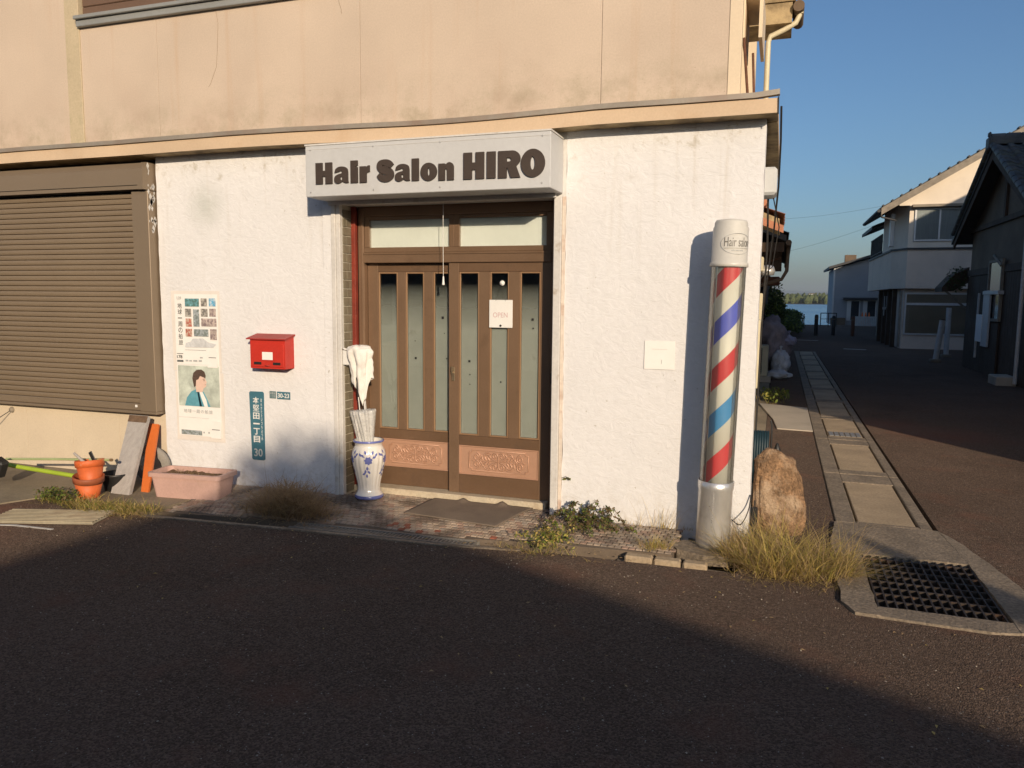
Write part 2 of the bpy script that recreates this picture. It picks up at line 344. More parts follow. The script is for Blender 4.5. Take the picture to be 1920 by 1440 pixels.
M_['post_white'] = pmat('white_post', (.55, .54, .52), .6, .08, 5, .05, 40, bump=.05, stain=(.28, .24, .2), ss=7, st=(.55, .75), sa=.6)
M_['bag'] = pmat('white_plastic_bag', (.55, .55, .57), .45, .1, 8, .05, 40, bump=.7, bs=16, bd=.02)
M_['sheet'] = pmat('pinkish_net_sheet', (.34, .27, .27), .85, .2, 5, .1, 60, bump=.6, bs=11, bd=.03, stain=(.20, .17, .19), ss=4, st=(.5, .65), sa=.7)
M_['green_pole'] = pmat('lime_handle', (.34, .46, .04), .4, .08, 6, .03, 40, bump=.03)
M_['green_pale'] = pmat('pale_green_handle', (.36, .42, .20), .45, .08, 6, .03, 40, bump=.03)
M_['ring'] = pmat('grey_rubber_ring', (.27, .25, .22), .8, .12, 5, .08, 60, bump=.2, stain=(.15, .13, .11), ss=4, st=(.5, .7), sa=.6)
M_['cone'] = pmat('safety_orange', (.70, .16, .04), .6, .08, 5, .03, 40, bump=.03)
M_['bark'] = pmat('bark', (.10, .075, .05), .9, .25, 8, .15, 40, bump=.6, bs=18, bd=.02)
M_['opp_wall'] = pmat('opposite_wall', (.34, .30, .25), .85, .1, 1, .06, 40, bump=.2)
M_['opp_wall2'] = pmat('corner_house_wall', (.42, .38, .32), .85, .1, 1, .06, 40, bump=.2)
def leafmat(name, a, b, sss=.0):
    mt = bpy.data.materials.new(name); mt.use_nodes = True; N = mt.node_tree.nodes; L = mt.node_tree.links; p = N['Principled BSDF']
    pos = N.new('ShaderNodeNewGeometry').outputs['Position']
    L.new(mixc(N, L, ramp(N, L, ntex(N, L, pos, 14, 4, .7), [(.32, G3(0)), (.68, G3(1))]), a, b), p.inputs['Base Color'])
    p.inputs['Roughness'].default_value = .7; p.inputs['Specular IOR Level'].default_value = .25
    tr = N.new('ShaderNodeBsdfTranslucent'); tr.inputs[0].default_value = (*[min(1, x * 1.3) for x in b], 1)
    mx = N.new('ShaderNodeMixShader'); mx.inputs[0].default_value = .25
    L.new(p.outputs[0], mx.inputs[1]); L.new(tr.outputs[0], mx.inputs[2]); L.new(mx.outputs[0], N['Material Output'].inputs[0])
    return mt
M_['grass_y'] = leafmat('yellow_grass', (.40, .29, .09), (.55, .43, .15))
M_['grass_g'] = leafmat('olive_grass', (.25, .24, .05), (.38, .34, .08))
M_['dry'] = leafmat('dead_brown_weed', (.20, .14, .08), (.33, .23, .13))
M_['dry2'] = leafmat('dead_straw_weed', (.33, .23, .12), (.46, .33, .18))
M_['leaf_g'] = leafmat('green_leaf', (.10, .14, .025), (.20, .23, .05))
M_['leaf_r'] = leafmat('reddish_leaf', (.12, .075, .045), (.17, .13, .06))
M_['leaf_d'] = leafmat('dark_leaf', (.03, .05, .018), (.07, .09, .03))
M_['shore'] = leafmat('far_tree_green', (.06, .085, .035), (.13, .15, .06))

def asphalt(name, col):
    mt = bpy.data.materials.new(name); mt.use_nodes = True; N = mt.node_tree.nodes; L = mt.node_tree.links; p = N['Principled BSDF']
    pos = N.new('ShaderNodeNewGeometry').outputs['Position']
    vor = N.new('ShaderNodeTexVoronoi'); vor.inputs['Scale'].default_value = 130; L.new(pos, vor.inputs['Vector'])
    vc = N.new('ShaderNodeSeparateXYZ'); L.new(vor.outputs['Color'], vc.inputs[0])
    b = mixc(N, L, ramp(N, L, ntex(N, L, pos, .9, 6, .65), [(.3, G3(0)), (.7, G3(1))]), tuple(c * .78 for c in col), tuple(c * 1.2 for c in col))
    b = mixc(N, L, 1.0, b, ramp(N, L, vc.outputs[0], [(0, G3(.5)), (.6, G3(1.0)), (1, G3(1.5))]), 'MULTIPLY')
    b = mixc(N, L, ramp(N, L, ntex(N, L, pos, 2.3, 5, .6), [(.54, G3(0)), (.74, G3(.5))]), b, (col[0] * 1.4, col[1] * .95, col[2] * .85))
    b = mixc(N, L, ramp(N, L, ntex(N, L, pos, .45, 7, .7), [(.50, G3(0)), (.62, G3(.35))]), b, (col[0] * .55, col[1] * .56, col[2] * .58))
    for c_, r_ in (((2.1, 5.6, -.06), .95), ((1.5, 6.4, -.06), .7), ((-5.6, -2.0, -.06), .75), ((-5.9, -1.35, -.06), .5)):      # reddish patches at fixed spots
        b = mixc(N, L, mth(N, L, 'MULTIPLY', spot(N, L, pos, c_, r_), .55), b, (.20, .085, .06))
    v2 = N.new('ShaderNodeTexVoronoi'); v2.inputs['Scale'].default_value = 34; L.new(pos, v2.inputs['Vector']); c2 = N.new('ShaderNodeSeparateXYZ'); L.new(v2.outputs['Color'], c2.inputs[0])
    f2 = mth(N, L, 'MULTIPLY', ramp(N, L, c2.outputs[0], [(.955, G3(0)), (.96, G3(1))]), ramp(N, L, v2.outputs['Distance'], [(.14, G3(.8)), (.2, G3(0))]))
    b = mixc(N, L, f2, b, (.46, .42, .36))
    fl = mth(N, L, 'MULTIPLY', ramp(N, L, vc.outputs[1], [(.985, G3(0)), (.99, G3(1))]), ramp(N, L, vor.outputs['Distance'], [(.3, G3(1)), (.45, G3(0))]))
    b = mixc(N, L, fl, b, (.42, .40, .36))
    L.new(b, p.inputs['Base Color']); p.inputs['Roughness'].default_value = .92; p.inputs['Specular IOR Level'].default_value = .15; p.inputs['Diffuse Roughness'].default_value = 1.0
    h = mth(N, L, 'ADD', mth(N, L, 'MULTIPLY', vor.outputs['Distance'], -1.0), mth(N, L, 'MULTIPLY', ntex(N, L, pos, 45, 4), .8))
    bp = N.new('ShaderNodeBump'); bp.inputs['Strength'].default_value = 1.0; bp.inputs['Distance'].default_value = .013
    L.new(h, bp.inputs['Height']); L.new(bp.outputs[0], p.inputs['Normal']); return mt
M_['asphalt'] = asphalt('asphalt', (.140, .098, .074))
M_['ground'] = pmat('dark_ground', (.045, .038, .03), .95, .3, 2, .15, 40, bump=.6, bs=30, bd=.01)
def glass(name, tint, rough=.02, refl=.9, alpha=.75):
    mt = bpy.data.materials.new(name); mt.use_nodes = True; N = mt.node_tree.nodes; L = mt.node_tree.links
    N.remove(N['Principled BSDF']); t = N.new('ShaderNodeBsdfTransparent'); t.inputs[0].default_value = (*tint, 1)
    g = N.new('ShaderNodeBsdfGlossy'); g.inputs['Roughness'].default_value = rough
    f = N.new('ShaderNodeFresnel'); f.inputs[0].default_value = 1.5
    mx = N.new('ShaderNodeMixShader'); L.new(mth(N, L, 'MULTIPLY', f.outputs[0], refl, True), mx.inputs[0])
    L.new(t.outputs[0], mx.inputs[1]); L.new(g.outputs[0], mx.inputs[2]); L.new(mx.outputs[0], N['Material Output'].inputs[0]); return mt
M_['glass'] = glass('window_glass', (.95, .965, .955), .015, 1.0)
M_['tube'] = glass('clear_tube', (.97, .975, .96), .03, .75)
def milky(mt, a):
    N = mt.node_tree.nodes; L = mt.node_tree.links; o = N['Material Output']; src = o.inputs[0].links[0].from_socket
    d = N.new('ShaderNodeBsdfDiffuse'); d.inputs[0].default_value = (.72, .70, .65, 1); x = N.new('ShaderNodeMixShader'); x.inputs[0].default_value = a
    L.new(src, x.inputs[1]); L.new(d.outputs[0], x.inputs[2]); L.new(x.outputs[0], o.inputs[0])
milky(M_['tube'], .035)
M_['dark_glass'] = pmat('dark_window', (.03, .035, .04), .08, .2, 2, .02, 20, bump=0, spec=.6)
def film(name):          # frosted film, its alpha fading out towards the top
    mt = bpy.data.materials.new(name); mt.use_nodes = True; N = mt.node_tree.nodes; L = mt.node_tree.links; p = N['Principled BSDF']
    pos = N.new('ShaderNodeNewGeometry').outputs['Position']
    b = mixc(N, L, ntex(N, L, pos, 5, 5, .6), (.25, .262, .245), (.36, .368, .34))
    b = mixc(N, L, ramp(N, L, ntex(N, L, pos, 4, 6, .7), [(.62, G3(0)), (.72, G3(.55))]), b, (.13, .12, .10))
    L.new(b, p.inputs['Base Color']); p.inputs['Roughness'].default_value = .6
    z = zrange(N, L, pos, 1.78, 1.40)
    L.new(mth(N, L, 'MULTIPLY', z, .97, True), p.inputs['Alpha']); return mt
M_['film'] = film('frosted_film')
def vinyl_clear():
    mt = bpy.data.materials.new('clear_vinyl'); mt.use_nodes = True; N = mt.node_tree.nodes; L = mt.node_tree.links; p = N['Principled BSDF']
    p.inputs['Base Color'].default_value = (.74, .73, .70, 1); p.inputs['Roughness'].default_value = .2; p.inputs['Coat Weight'].default_value = .5
    pos = N.new('ShaderNodeNewGeometry').outputs['Position']
    L.new(ramp(N, L, ntex(N, L, pos, 26, 4, .6), [(.3, G3(.28)), (.7, G3(.72))]), p.inputs['Alpha']); return mt
M_['clear_vinyl'] = vinyl_clear()
def water():
    mt = bpy.data.materials.new('lake_water'); mt.use_nodes = True; N = mt.node_tree.nodes; L = mt.node_tree.links; p = N['Principled BSDF']
    pos = N.new('ShaderNodeNewGeometry').outputs['Position']
    mp = N.new('ShaderNodeMapping'); mp.inputs['Scale'].default_value = (.004, .016, 1); L.new(pos, mp.inputs[0])
    L.new(mixc(N, L, ramp(N, L, ntex(N, L, mp.outputs[0], 1.6, 3), [(.42, G3(0)), (.56, G3(1))]), (.035, .13, .27), (.10, .22, .33)), p.inputs['Base Color'])
    p.inputs['Roughness'].default_value = .25
    bp = N.new('ShaderNodeBump'); bp.inputs['Strength'].default_value = 1.0; bp.inputs['Distance'].default_value = .35
    L.new(ntex(N, L, pos, .9, 4, .6), bp.inputs['Height']); L.new(bp.outputs[0], p.inputs['Normal']); return mt
M_['water'] = water()

# ------------------------------------------------------------------ filled outlines and writing
def fill_mesh(loops, depth, name='shape'):
    """2D loops (outline first, then holes) filled and thickened; lies in XY, front at +Z"""
    cu = bpy.data.curves.new(name, 'CURVE'); cu.dimensions = '2D'; cu.fill_mode = 'BOTH'; cu.extrude = depth / 2
    for lp in loops:
        sp = cu.splines.new('POLY'); sp.points.add(len(lp) - 1)
        for i, (x, y) in enumerate(lp): sp.points[i].co = (x, y, 0, 1)
        sp.use_cyclic_u = True
    o = bpy.data.objects.new(name, cu); C.objects.link(o)
    me = bpy.data.meshes.new_from_object(o.evaluated_get(bpy.context.evaluated_depsgraph_get()))
    bpy.data.objects.remove(o); bpy.data.curves.remove(cu); return me
def text_mesh(s, size=1.0, off=0.0, depth=.001, spacing=1.0, line=1.0):
    cu = bpy.data.curves.new('writing', 'FONT'); cu.body = s; cu.size = size; cu.offset = off; cu.extrude = depth / 2; cu.resolution_u = 4
    cu.align_x = 'CENTER'; cu.align_y = 'CENTER'; cu.space_character = spacing; cu.space_line = line
    o = bpy.data.objects.new('writing', cu); C.objects.link(o)
    me = bpy.data.meshes.new_from_object(o.evaluated_get(bpy.context.evaluated_depsgraph_get()))
    bpy.data.objects.remove(o); bpy.data.curves.remove(cu); return me
def fit(me, x0, x1, z0, z1, y):       # stretch a flat shape into a box on a wall that faces -y
    xs = [v.co.x for v in me.vertices]; ys = [v.co.y for v in me.vertices]
    if not xs: return me
    ax, bx, ay, by = min(xs), max(xs), min(ys), max(ys)
    for v in me.vertices:
        x, yy, z = v.co
        v.co = (x0 + (x - ax) / max(1e-6, bx - ax) * (x1 - x0), y - z, z0 + (yy - ay) / max(1e-6, by - ay) * (z1 - z0))
    me.update(); return me
def put(name, me, mat, parent):
    me.materials.clear(); me.materials.append(mat)
    for p in me.polygons: p.material_index = 0; p.use_smooth = False
    return link(name, me, parent)
def arc(cx, cy, rx, ry, a0, a1, n=14):
    return [(cx + rx * math.cos(R(a0 + (a1 - a0) * i / (n - 1))), cy + ry * math.sin(R(a0 + (a1 - a0) * i / (n - 1)))) for i in range(n)]
def cat(pts, n=8):
    out = []
    P = [pts[0]] + list(pts) + [pts[-1]]
    for i in range(1, len(P) - 2):
        for k in range(n):
            t = k / n; a, b, c, d = P[i - 1], P[i], P[i + 1], P[i + 2]
            out.append(tuple(.5 * (2 * b[j] + (c[j] - a[j]) * t + (2 * a[j] - 5 * b[j] + 4 * c[j] - d[j]) * t * t + (3 * b[j] - a[j] - 3 * c[j] + d[j]) * t ** 3) for j in range(len(b))))
    out.append(tuple(pts[-1])); return out
def glyph(ch):
    H = [[(0, 0), (.41, 0), (.41, .35), (.59, .35), (.59, 0), (1, 0), (1, 1), (.59, 1), (.59, .62), (.41, .62), (.41, 1), (0, 1)]]
    if ch == 'H': return H
    if ch in 'Il': return [[(0, 0), (1, 0), (1, 1), (0, 1)]]
    if ch == 'i': return [[(0, 0), (1, 0), (1, .70), (.72, .715), (.72, .745), (1, .76), (1, 1), (0, 1)]]
    if ch == 'O': return [arc(.5, .5, .5, .5, 0, 353, 40), arc(.49, .5, .10, .235, 0, 345, 24)]
    if ch == 'o': return [arc(.5, .5, .5, .5, 0, 353, 36), arc(.5, .5, .075, .23, 0, 345, 20)]
    if ch == 'R': return [[(0, 0), (.385, 0), (.385, .37), (.43, .37), (.57, 0), (1, 0), (.815, .42)] + arc(.64, .70, .36, .30, -52, 90, 16) + [(0, 1)],
                          [(.385, .60), (.50, .60)] + arc(.50, .67, .09, .07, -80, 80, 8) + [(.385, .745)]]
    if ch == 'n': return [[(0, 0), (.42, 0), (.42, .55)] + arc(.49, .56, .07, .09, 175, 5, 8) + [(.57, 0), (1, 0), (1, .66)] + arc(.72, .70, .28, .30, 0, 120, 12) + [(.44, .86), (.42, .94), (0, .94)]]
    if ch == 'r': return [[(0, 0), (.68, 0), (.68, .50), (.78, .60), (1, .62), (1, 1), (.84, .99), (.66, .88), (.64, .96), (0, .96)]]
    if ch == 'a': return [cat([(1, .02), (.60, .02)], 2)[:-1] + cat([(.58, .12), (.44, .03), (.25, 0), (.06, .08), (0, .25), (.06, .42), (.25, .53), (.50, .585), (.57, .63)], 4)
                          + cat([(.56, .70), (.48, .755), (.38, .70)], 4) + cat([(.03, .64), (.10, .84), (.28, .96), (.52, 1.0), (.78, .96), (.93, .84), (.97, .64)], 4) + [(.97, .16)],
                          arc(.50, .30, .085, .11, 0, 340, 16)]
    if ch == 'S':
        c = cat([(.86, .655), (.72, .80), (.50, .84), (.26, .80), (.19, .69), (.30, .58), (.55, .50), (.76, .40), (.80, .27), (.68, .17), (.47, .145), (.26, .20), (.14, .34)], 5)
        Lf, Rf = [], []
        for i, p in enumerate(c):
            a, b = c[max(i - 1, 0)], c[min(i + 1, len(c) - 1)]; dx, dy = b[0] - a[0], b[1] - a[1]; l = math.hypot(dx, dy)
            w = .142 + .045 * math.exp(-((i - len(c) / 2) / 12) ** 2)
            Lf.append((p[0] - dy / l * w * 1.05, p[1] + dx / l * w)); Rf.append((p[0] + dy / l * w * 1.05, p[1] - dx / l * w))
        return [Lf + Rf[::-1]]
# ================================================================== THE GROUND
ZR = -.06                                                       # road level
def sheet(name, loops, ztop, thick, mat, parent=None):
    me = fill_mesh(loops, thick, name)
    for v in me.vertices: v.co.z += ztop - thick / 2
    me.update(); return put(name, me, mat, parent)
# terrain: one sheet from behind the camera, under the lake and up the far shore
mb = MB(); xs = [-2500, -400, -60, -20, 0, 20, 60, 400, 2500]; ys = [(-300, -.22), (55.5, -.22), (57.5, -1.7), (690, -1.8), (705, -.7), (760, .6), (1500, 3), (6000, 8)]
mb.add([(x, y, z) for y, z in ys for x in xs], [(j * 9 + i, j * 9 + i + 1, (j + 1) * 9 + i + 1, (j + 1) * 9 + i) for j in range(len(ys) - 1) for i in range(8)])
struct(obj('ground', mb, M_['ground']))
mb = MB(); mb.quad((-2400, 56.5, -1.0), (2400, 56.5, -1.0), (2400, 704, -1.0), (-2400, 704, -1.0)); struct(obj('lake', mb, M_['water']))
# asphalt: holes for the shop's plot, the side-street channel and the drain in front
EDGE = [(-9.6, -2.75), (-6.05, -1.24), (-5.88, -.90), (-5.35, -.83), (-4.66, -1.0), (-3.3, -.885), (-2.2, -.83), (-1.60, -.74), (-1.43, -.70), (-.95, -.685), (-.5, -.675), (-.2, -.66), (-.12, -.3)]
CH = [(.47, 22), (.47, .78), (.40, .2), (.40, -.95), (.46, -1.1), (1.10, -1.13), (1.50, -1.02), (1.45, -.3), (1.30, .5), (1.20, .85), (1.17, 22)]
plot = EDGE + [(-.12, 5.0), (-.30, 52), (-9.6, 52)]
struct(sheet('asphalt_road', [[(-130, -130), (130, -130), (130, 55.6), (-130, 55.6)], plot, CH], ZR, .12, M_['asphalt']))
# plot behind the kerb: old cement beside and in front of the shop
def ztile(x, y): return -.004 - .045 * max(0, -y) / .75 - .015 * min(1, max(0, (-3.4 - x) / 1.2))
mb = MB(); ap = [(-9.6, -2.74), (-6.06, -1.235), (-5.89, -.895), (-5.36, -.825), (-4.67, -.92), (-4.64, .2), (-9.6, .2)]
mb.prism(ap, lambda u, v, d: (u, v, d), -.18, -.052); struct(obj('cement_apron', mb, M_['apron']))
mb = MB(); mb.prism([(-.6, .02), (-.12, -.28), (-.12, 5.0), (-.30, 30), (-3, 30), (-3, 7)], lambda u, v, d: (u, v, d), -.18, -.064)
struct(obj('side_verge', mb, M_['apron']))
# tiled entrance floor
TE = [(-4.64, -.80), (-3.3, -.70), (-2.2, -.665), (-1.55, -.56), (-1.0, -.525), (-.62, -.50)]
def tedge(x):
    for (a, b), (c, d) in zip(TE, TE[1:]):
        if a <= x <= c: return b + (d - b) * (x - a) / (c - a)
    return TE[0][1] if x < TE[0][0] else TE[-1][1]
mb = MB(); nx = 40; v = []
for i in range(nx + 1):
    x = -4.64 + 4.02 * i / nx
    for t in (0, 1):
        y = tedge(x) if t == 0 else (.25 if -3.45 < x < -1.6 else .02); v.append((x, y, ztile(x, y) - .006)); v.append((x, y, -.2))
f = []
for i in range(nx): a = i * 4; f += [(a, a + 4, a + 6, a + 2), (a + 1, a + 5, a + 4, a)]
f += [(0, 2, 3, 1), (nx * 4, nx * 4 + 1, nx * 4 + 3, nx * 4 + 2)]
mb.add(v, f); paving = struct(obj('entrance_floor', mb, pmat('floor_grout', (.17, .13, .095), .95, .2, 6, .1, 60, bump=.3, stain=(.07, .055, .04), ss=3, st=(.45, .65), sa=.7)))
TM = [pmat('floor_tile_%s' % n, c, .6, .14, 5, .1, 60, bump=.15, stain=(.11, .085, .065), ss=3.4, st=(.44, .60), sa=.88) for n, c in (('buff', (.46, .36, .27)), ('pink', (.40, .27, .20)), ('grey', (.36, .30, .24)))]  # strong stain stands for dirt and for painted plant-like shade
TM.append(pmat('floor_tile_red', (.30, .10, .06), .6, .14, 5, .1, 60, bump=.15))
mb = MB(); p = .049; row = 0; y = .235
while y > -.82:
    x = -4.64 + (p / 2 if row % 2 else 0)
    while x < -.64:
        x1 = x + p - .006; y0 = y - p + .006; lim = .235 if -3.42 < x and x1 < -1.64 else .0
        if y <= lim + .001 and y0 > tedge(x + .02) + .004:
            dz = random.uniform(-.0015, .0015); tx = random.uniform(-.002, .002)
            z = [ztile(a, b) + dz for a, b in ((x, y0), (x1, y0), (x1, y), (x, y))]
            V = [(x + .002, y0 + .002, z[0] + tx), (x1 - .002, y0 + .002, z[1]), (x1 - .002, y - .002, z[2]), (x + .002, y - .002, z[3] + tx)]
            B = [(x, y0, z[0] - .006), (x1, y0, z[1] - .006), (x1, y, z[2] - .006), (x, y, z[3] - .006)]
            q = random.random(); redz = (-2.75 < x < -2.25 and -.62 < y < -.48) or (-1.98 < x < -1.8 and -.6 < y < -.52)
            mi = 3 if (redz and q < .3) else (0 if q < .55 else 1 if q < .8 else 2)
            mb.add(V + B, [(0, 1, 2, 3), (4, 5, 1, 0), (5, 6, 2, 1), (6, 7, 3, 2), (7, 4, 0, 3)], mi)
        x += p
    y -= p; row += 1
stuff(obj('floor_tiles', mb, TM, paving))
# concrete lip along the slot
lp_ = MB(); lp_.prism([(-4.655, -.995), (-3.3, -.88), (-2.2, -.825), (-1.62, -.735), (-1.62, -.70), (-2.2, -.79), (-3.3, -.845), (-4.655, -.955)], lambda u, v, d: (u, v, d), -.19, -.052); struct(obj('drain_lip', lp_, M_['concrete']))
# drain slot in front of the tiles with its grating
dr = thing('drain_grating', 'narrow grey slotted drain grating along the tiled doorstep', 'grating', (-2.7, -.73, -.06))
fr = MB()
for s_ in (0, 1):
    pts = [(-3.42, -.722 - s_ * .110), (-1.95, -.655 - s_ * .110)]
    (ax, ay), (bx, by) = pts; fr.box(0, math.hypot(bx - ax, by - ay), 0, .012, -.095, -.050, M=Matrix.Translation((ax, ay, 0)) @ Matrix.Rotation(math.atan2(by - ay, bx - ax), 4, 'Z'))
obj('frame', fr, M_['galv'], dr)
b0 = MB().box(-.006, .006, -.098, 0, -.088, -.056).mesh('bar', [M_['galv']])
for i in range(48):
    t = (i + .5) / 48; x = -3.41 + 1.45 * t; link('bar', b0, dr, loc=(x, -.722 + .067 * t - .002, 0))
# kerb stones at the right end
kb = struct(obj('kerb_bed', MB().box(-.98, -.24, -.66, -.53, -.19, -.10), M_['concrete']))
for i, (x0, x1, dy) in enumerate(((-.92, -.735, 0), (-.727, -.55, .012), (-.535, -.38, -.008))):
    obj('kerb_stone', MB().box(x0, x1, -.63 + dy, -.545 + dy, -.099, -.038 - .006 * (i % 2), bev=.012), M_['concrete_lid'], kb)
# side-street drain: cast frames with lids, iron grate at the corner
gut = struct(obj('street_drain', MB().box(.36, 1.55, -1.2, 22, -.215, -.19), M_['dark']))
def ringpiece(y0, y1, lid0, lid1, zt=-.050):
    fr = MB(); fr.box(.478, .625, y0 + .008, y1 - .008, -.19, zt, bev=.006); fr.box(1.075, 1.162, y0 + .008, y1 - .008, -.19, zt - .002, bev=.006)
    fr.box(.626, 1.074, y0 + .008, lid0, -.19, zt - .001, bev=.006); fr.box(.626, 1.074, lid1, y1 - .008, -.19, zt - .003, bev=.006)
    obj('drain_frame', fr, M_['concrete'], gut)
    obj('drain_lid', MB().box(.645, 1.057, lid0 + .016, lid1 - .016, -.13, zt - .009, bev=.006), M_['concrete_lid'], gut)
ringpiece(.80, 2.66, .86, 2.30); ringpiece(2.66, 4.72, 2.86, 4.40); ringpiece(4.72, 6.75, 4.93, 6.55)
y = 6.75
while y < 21: ringpiece(y, y + 2.0, y + .15, y + 1.85); y += 2.0
pl = MB()
for i in range(6): pl.box(.66 + i * .065, .715 + i * .065, 5.0, 5.32, -.0585, -.050, bev=.003)
obj('steel_strip', pl, M_['galv'], gut)
fr = MB()                                                       # surround of the grate, chipped outline
def rough(poly, k=.012, step=.05):
    out = []
    for (a, b), (c, d) in zip(poly, poly[1:] + poly[:1]):
        n_ = max(1, int(math.hypot(c - a, d - b) / step))
        for i in range(n_):
            x, y_ = a + (c - a) * i / n_, b + (d - b) * i / n_; q = noise.noise_vector(Vector((x * 9, y_ * 9, 3))) * k; out.append((x + q.x, y_ + q.y))
    return out
def lump(poly, z0, z1):
    me = fill_mesh([rough(poly)], z1 - z0); fr.add([(v.co.x, v.co.y, v.co.z + (z0 + z1) / 2) for v in me.vertices], [list(p.vertices) for p in me.polygons])
lump([(.405, .2), (.405, -.945), (.465, -1.09), (.585, -1.10), (.585, .0), (.47, .79)][::1], -.19, -.044)
lump([(.586, -1.10), (1.10, -1.12), (1.26, -1.09), (1.26, -.955), (.586, -.955)], -.19, -.047)
lump([(1.261, -1.09), (1.49, -1.02), (1.44, -.3), (1.29, .5), (1.19, .79), (1.24, .0), (1.261, -.95)], -.19, -.045)
lump([(.471, .789), (.586, .02), (1.239, .02), (1.188, .789)], -.19, -.046)
obj('drain_frame', fr, M_['concrete'], gut)
gr = thing('drain_grate', 'rusty dark iron drain grate set in concrete at the street corner', 'grate', (.9, -.45, -.06))
M1 = Matrix(((1, .055, 0, 0), (0, 1, 0, 0), (0, 0, 1, 0), (0, 0, 0, 1)))
bl = MB().box(-.005, .005, -.96, .0, -.11, -.052).mesh('bar', [M_['grate']]); bs_ = MB().box(.0, .645, -.006, .006, -.10, -.054).mesh('cross_bar', [M_['grate']])
for i in range(14): link('bar', bl, gr, loc=(.598 + i * .0492, .012, .0))
for j in range(9): link('cross_bar', bs_, gr, loc=(.596, -.045 - j * .112, .0015))
# pale cement patch on the verge, road marks
sl = MB(); sl.prism([(-.28, 7.9), (-.04, 6.15), (.02, 5.3), (.468, 5.25), (.468, 7.6)], lambda u, v, d: (u, v, d), -.1, -.046); struct(obj('pale_pavement', sl, M_['slab']))
mk = MB(); mk.prism([(2.2, 24.9), (2.95, 24.7), (2.97, 24.9), (2.22, 25.1)], lambda u, v, d: (u, v, d), ZR - .002, ZR + .004); struct(obj('road_marking', mk, M_['white_paint']))
mk = MB(); mk.prism([(.3, 31), (1.6, 30.8), (1.6, 31), (.3, 31.2)], lambda u, v, d: (u, v, d), ZR - .002, ZR + .004); struct(obj('road_marking', mk, M_['white_paint']))
mk = MB(); mk.prism([(-5.75, -1.62), (-5.35, -1.50), (-5.0, -1.48), (-5.0, -1.50), (-5.36, -1.53), (-5.76, -1.66)][::-1], lambda u, v, d: (u, v, d), ZR - .002, ZR + .003); struct(obj('road_marking', mk, M_['white_paint']))
# metal cover on the left
cv = thing('drain_cover', 'pale ribbed metal drain cover lying by the weeds at the left', 'cover', (-5.25, -1.25, ZR))
Mc = Matrix.Translation((-5.27, -1.27, 0)) @ Matrix.Rotation(R(18), 4, 'Z')
obj('plate', MB().box(-.42, .42, -.17, .17, ZR + .001, ZR + .012, bev=.004, M=Mc), M_['plate_metal'], cv)
rb = MB().box(-.41, .41, -.009, .009, ZR + .0125, ZR + .023, M=Matrix.Rotation(R(18), 4, 'Z')).mesh('rib', [M_['plate_metal']])
for i in range(9): link('rib', rb, cv, loc=Mc @ Vector((0, -.152 + i * .038, 0)))

# ================================================================== THE SALON
sal = thing('salon_building', 'cream and white two-storey shop building with stucco ground floor and projecting ledge', 'building', (-3, 0, 0))
st = M_['stucco']
def gridwall(name, x0, x1, z0, z1, y0, y1, mat, amp=.004, jag=None, n=90):
    """stucco slab with an uneven hand-trowelled front"""
    mb = MB(); nz = max(2, int(n * (z1 - z0) / 3)); nx_ = max(2, int(n * (x1 - x0) / 3)); v = []
    for j in range(nz + 1):
        for i in range(nx_ + 1):
            x = x0 + (x1 - x0) * i / nx_; z = z0 + (z1 - z0) * j / nz
            e = min(i, nx_ - i, j, nz - j)
            d = (noise.noise(Vector((x * 3, 0, z * 3))) * .6 + noise.noise(Vector((x * 11, 3, z * 11))) * .4) * amp
            if jag and (i == 0 or i == nx_): x += noise.noise(Vector((jag, x, z * 9))) * .006
            v.append((x, y0 - (d if e else 0), z))
    W = nx_ + 1
    mb.add(v, [(j * W + i, j * W + i + 1, (j + 1) * W + i + 1, (j + 1) * W + i) for j in range(nz) for i in range(nx_)], 0, True)
    bx_ = [(x0, y1, z0), (x1, y1, z0), (x1, y1, z1), (x0, y1, z1)]
    mb.add(bx_, [(1, 0, 3, 2)])
    for side in (0, nx_):
        col = [v[j * W + side] for j in range(nz + 1)]; xb = x0 if side == 0 else x1
        vv = col + [(xb, y1, c[2]) for c in col]; k = nz + 1
        mb.add(vv, [((j, j + 1, k + j + 1, k + j) if side else (j + 1, j, k + j, k + j + 1)) for j in range(nz)])
    mb.quad((x0, y0, z1), (x1, y0, z1), (x1, y1, z1), (x0, y1, z1)); mb.quad((x0, y1, z0), (x1, y1, z0), (x1, y0, z0), (x0, y0, z0))
    return obj(name, mb, mat, sal)
gridwall('stucco_wall', -5.327, -3.607, -.12, 2.90, 0, .22, st, jag=2)
gridwall('stucco_wall', -1.533, -.15, -.12, 2.90, 0, .22, st, jag=5)
obj('lintel', MB().box(-3.606, -1.534, .0, .30, 2.415, 2.90), M_['trim'], sal)
# side wall along the lane, bends away from the street
mb = MB(); mb.prism([(-.151, .221), (-.17, .9), (-.72, 7.6), (-.98, 7.6), (-.42, .221)], lambda u, v, d: (u, v, d), -.12, 2.90); obj('side_wall', mb, st, sal)
